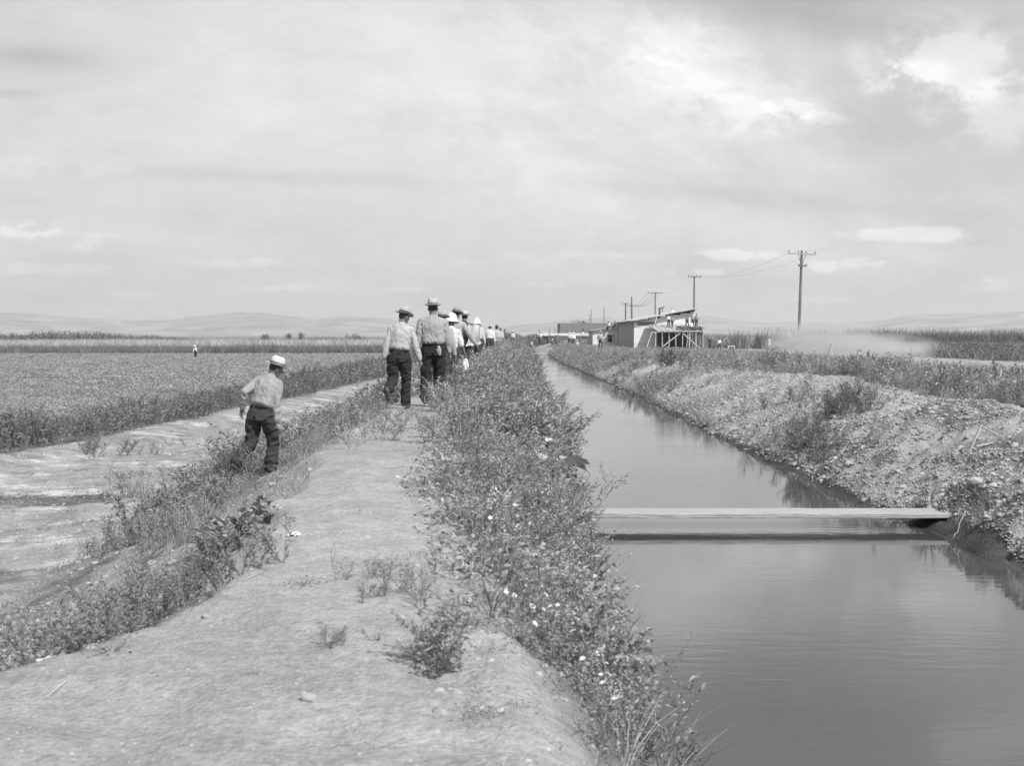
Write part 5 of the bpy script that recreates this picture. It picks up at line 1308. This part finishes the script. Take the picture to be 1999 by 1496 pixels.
for q in (-.47, .47): wire((t1[0] + q * 2.8, t1[1], t1[2] - .2), (t2[0] + q * 2, t2[1], t2[2]), 1.0, .009, lb)
for q in (-.47, -.13, .15, .47):
    wire((t3[0] + q * 3, t3[1], t3[2]), (t5[0] + q * 2.6, t5[1], t5[2] - .2), 1.6, .035, lb)
wire((t2[0], t2[1], t2[2] - .2), (t3[0], t3[1], t3[2]), 1.0, .012, lb)
for q, z_ in ((-.47, 0), (-.13, .0), (.15, 0), (.47, 0)): wire((t1[0] + q * 2.8, t1[1], t1[2] - .1), (t1[0] + q * 2.8 + 3, t1[1] - 68, t1[2] + .2), .7, .0022, lb, 26)
wire((t1[0], t1[1] - .2, t1[2] - 1.5), (t1[0] + 3, t1[1] - 68, t1[2] - 1.7), .8, .0022, lb, 26)
small = [(999.5, 300, 643), (1053, 330, 643), (1073, 340, 641), (1083, 345, 640), (1014, 320, 652)]
for i, (qx, Y, top) in enumerate(small):
    X = (qx - 1005) * Y / F; h = CAMZ + (655 - top) * Y / F + .6; b = MB(); b.tube([(0, 0, 0), (.03, 0, h * .6), (.05, 0, h)], [.12, .1, .08], 7); o = b.build('thin_post', POLE); o.location = (X, Y, -.6)
    tag(o, ['single dark post at the far end of the path', 'leftmost thin post above the low shelter roof', 'middle thin post above the low shelter roof', 'rightmost thin post above the low shelter roof', 'shortest post on the horizon right of the path end'][i], 'post')

# ------------------------------------------------------------------ the plank and small things
pk = empty('plank_bridge', (2.9, 15.3, WZ), label='long pale weathered plank laid across the canal', cat='plank')
b = MB(); n = 40; xa, xc = .3, 5.3
vs = []; fs = []
for i in range(n + 1):
    x = xa + (xc - xa) * i / n; dz = .177 + .0015 * math.sin(i * .9); yo = .006 * math.sin(i * .37) + .003 * rng.normal()
    for (y, z) in ((-.26 + yo, dz - .052), (-.26 + yo, dz), (.24 + yo, dz), (.24 + yo, dz - .052)): vs.append((x - 2.9, y, z))
for i in range(n):
    for k in range(4): a = i * 4 + k; c = i * 4 + (k + 1) % 4; fs.append((a, c, c + 4, a + 4))
fs += [(3, 2, 1, 0), tuple(n * 4 + k for k in range(4))]
b.add(vs, fs); b.build('board', mat('weathered_plank', .40, .9, .28, 4, .7, 12, stretch=(.6, 9, 9), spec=.1), pk, False, .006)
rt = MB()
for k in range(4):
    x = rng.uniform(-.2, .2); p = [Vector((x, 0, .1))]
    for j in range(5): p.append(p[-1] + Vector((rng.uniform(-.06, .06), rng.uniform(-.06, -.01), rng.uniform(-.09, -.01))))
    rt.tube(p, [.007, .007, .006, .005, .004, .003], 6)
o = rt.build('exposed_roots', mat('pale_root', .38, .8, .2, 9), None, True); o.location = (4.95, 14.15, gz(4.95, 14.15) + .02); tag(o, 'tangle of pale exposed roots hanging at the water below the plank end', 'roots')
# broken lath on the spoil bank
X, Y, _ = px(1915, 870, z=-.1); lz = gz(X, Y)
b = MB(); b.beam((-.14, 0, .02), (.02, .05, .36), .035, .015); b.beam((.02, .05, .36), (.30, .2, .22), .03, .012); b.beam((-.05, 0, .1), (.42, .25, .16), .022, .012); o = b.build('broken_lath', LUM); o.location = (X, Y, lz - .02); tag(o, 'broken white laths sticking out of the dark soil on the gravel bank', 'sticks')
X, Y, _ = px(1972, 735, z=-.1); 
b = MB(); b.beam((0, 0, -.1), (.05, 0, .75), .03, .02); b.beam((-.08, 0, .45), (.02, .02, .5), .02, .02); o = b.build('stake', LUM); o.location = (10.9, 30, gz(10.9, 30)); tag(o, 'slim white stake in the weeds at the right border', 'stake')
# rag, twigs, scraps on the path
def rag(X, Y, s, label, v=.6):
    n = 16; xx, yy_ = np.meshgrid(np.linspace(-1, 1, n), np.linspace(-1, 1, n)); rr = np.sqrt(xx ** 2 + yy_ ** 2)
    zz_ = .28 * (vn2(xx * 2 + X, yy_ * 2, 5) + 1) * (1.2 - rr).clip(0) + .12 * vn2(xx * 5, yy_ * 5, 6) + .1; m_ = (1 - .25 * (np.abs(xx) * np.abs(yy_)) + .12 * vn2(xx * 3, yy_ * 3, 7))
    V1 = np.stack([xx * m_ * s, yy_ * m_ * s * .7, zz_ * s], -1).reshape(-1, 3); idx = np.arange(n * n).reshape(n, n)
    Q = np.stack([idx[:-1, :-1].ravel(), idx[:-1, 1:].ravel(), idx[1:, 1:].ravel(), idx[1:, :-1].ravel()], 1)
    o = link('rag', fast_mesh('rag', V1, Q, None, True), cloth(v, 'rag_cloth')); o.location = (X, Y, gz(X, Y)); md = o.modifiers.new('solid', 'SOLIDIFY'); md.thickness = .006; tag(o, label, 'rag')
X, Y, _ = px(195, 1228, z=0); rag(X, Y, .085, 'crumpled white rag lying at the left side of the path')
X, Y, _ = px(572, 1053, z=0); rag(X, Y, .05, 'thin white scrap on the middle of the path', .6)
X, Y, _ = px(88, 1285, z=0); rag(X, Y, .05, 'pale scrap between the weeds at the lower left', .6)
def twig(qa, ya, qb, yb_, r, label):
    X, Y, _ = px(qa, ya, z=.0); X2, Y2, _ = px(qb, yb_, z=.0); m_ = ((X + X2) / 2 + .02, (Y + Y2) / 2)
    b = MB(); b.tube([(X, Y, gz(X, Y) + r), (m_[0], m_[1], gz(*m_) + r * 1.6), (X2, Y2, gz(X2, Y2) + r)], [r, r, r * .5], 6); o = b.build('twig', mat('twig_wood', .36, .9), None, True); tag(o, label, 'twig')
twig(470, 1155, 520, 1125, .0035, 'straight pale twig on the path right of the largest foreground bush')
twig(80, 1370, 140, 1330, .0035, 'long pale twig at the lower left corner of the path')
# ------------------------------------------------------------------ dust blown up on the dirt road
dm, dt, dp = volume_mat('dust_cloud', .3)
tcn = dt.nodes.new('ShaderNodeTexCoord'); ln = dt.nodes.new('ShaderNodeVectorMath'); ln.operation = 'LENGTH'; dt.links.new(tcn.outputs['Object'], ln.inputs[0])
nzn = dt.nodes.new('ShaderNodeTexNoise'); nzn.inputs['Scale'].default_value = 2.8; nzn.inputs['Detail'].default_value = 4; dt.links.new(tcn.outputs['Object'], nzn.inputs['Vector'])
def dmath(op, a, b_=None):
    n = dt.nodes.new('ShaderNodeMath'); n.operation = op
    for i, v in enumerate((a, b_)):
        if v is None: continue
        if isinstance(v, (int, float)): n.inputs[i].default_value = v
        else: dt.links.new(v, n.inputs[i])
    return n.outputs[0]
fall = dmath('MAXIMUM', dmath('SUBTRACT', 1.0, ln.outputs['Value']), 0.0)
nn = dmath('MAXIMUM', dmath('MULTIPLY', dmath('SUBTRACT', nzn.outputs['Fac'], .33), 3.2), 0.0)
dt.links.new(dmath('MULTIPLY', dmath('MULTIPLY', fall, nn), DUST := .8), dp.inputs['Density'])
for (qx, Y, rx, ry, rz_, z_, lab) in [(1605, 122, 5.8, 8, 2.9, .2, 'dense puff of pale dust drifting over the dirt road behind the weeds'), (1700, 118, 7.0, 8, 1.8, -.1, 'thinner dust trailing to the right over the dirt road')]:
    b = MB(); b.ell((0, 0, 0), (1, 1, 1), None, 24); o = b.build('dust', dm); o.scale = (rx, ry, rz_); o.location = ((qx - 1005) * Y / F, Y, z_); tag(o, kind='stuff')
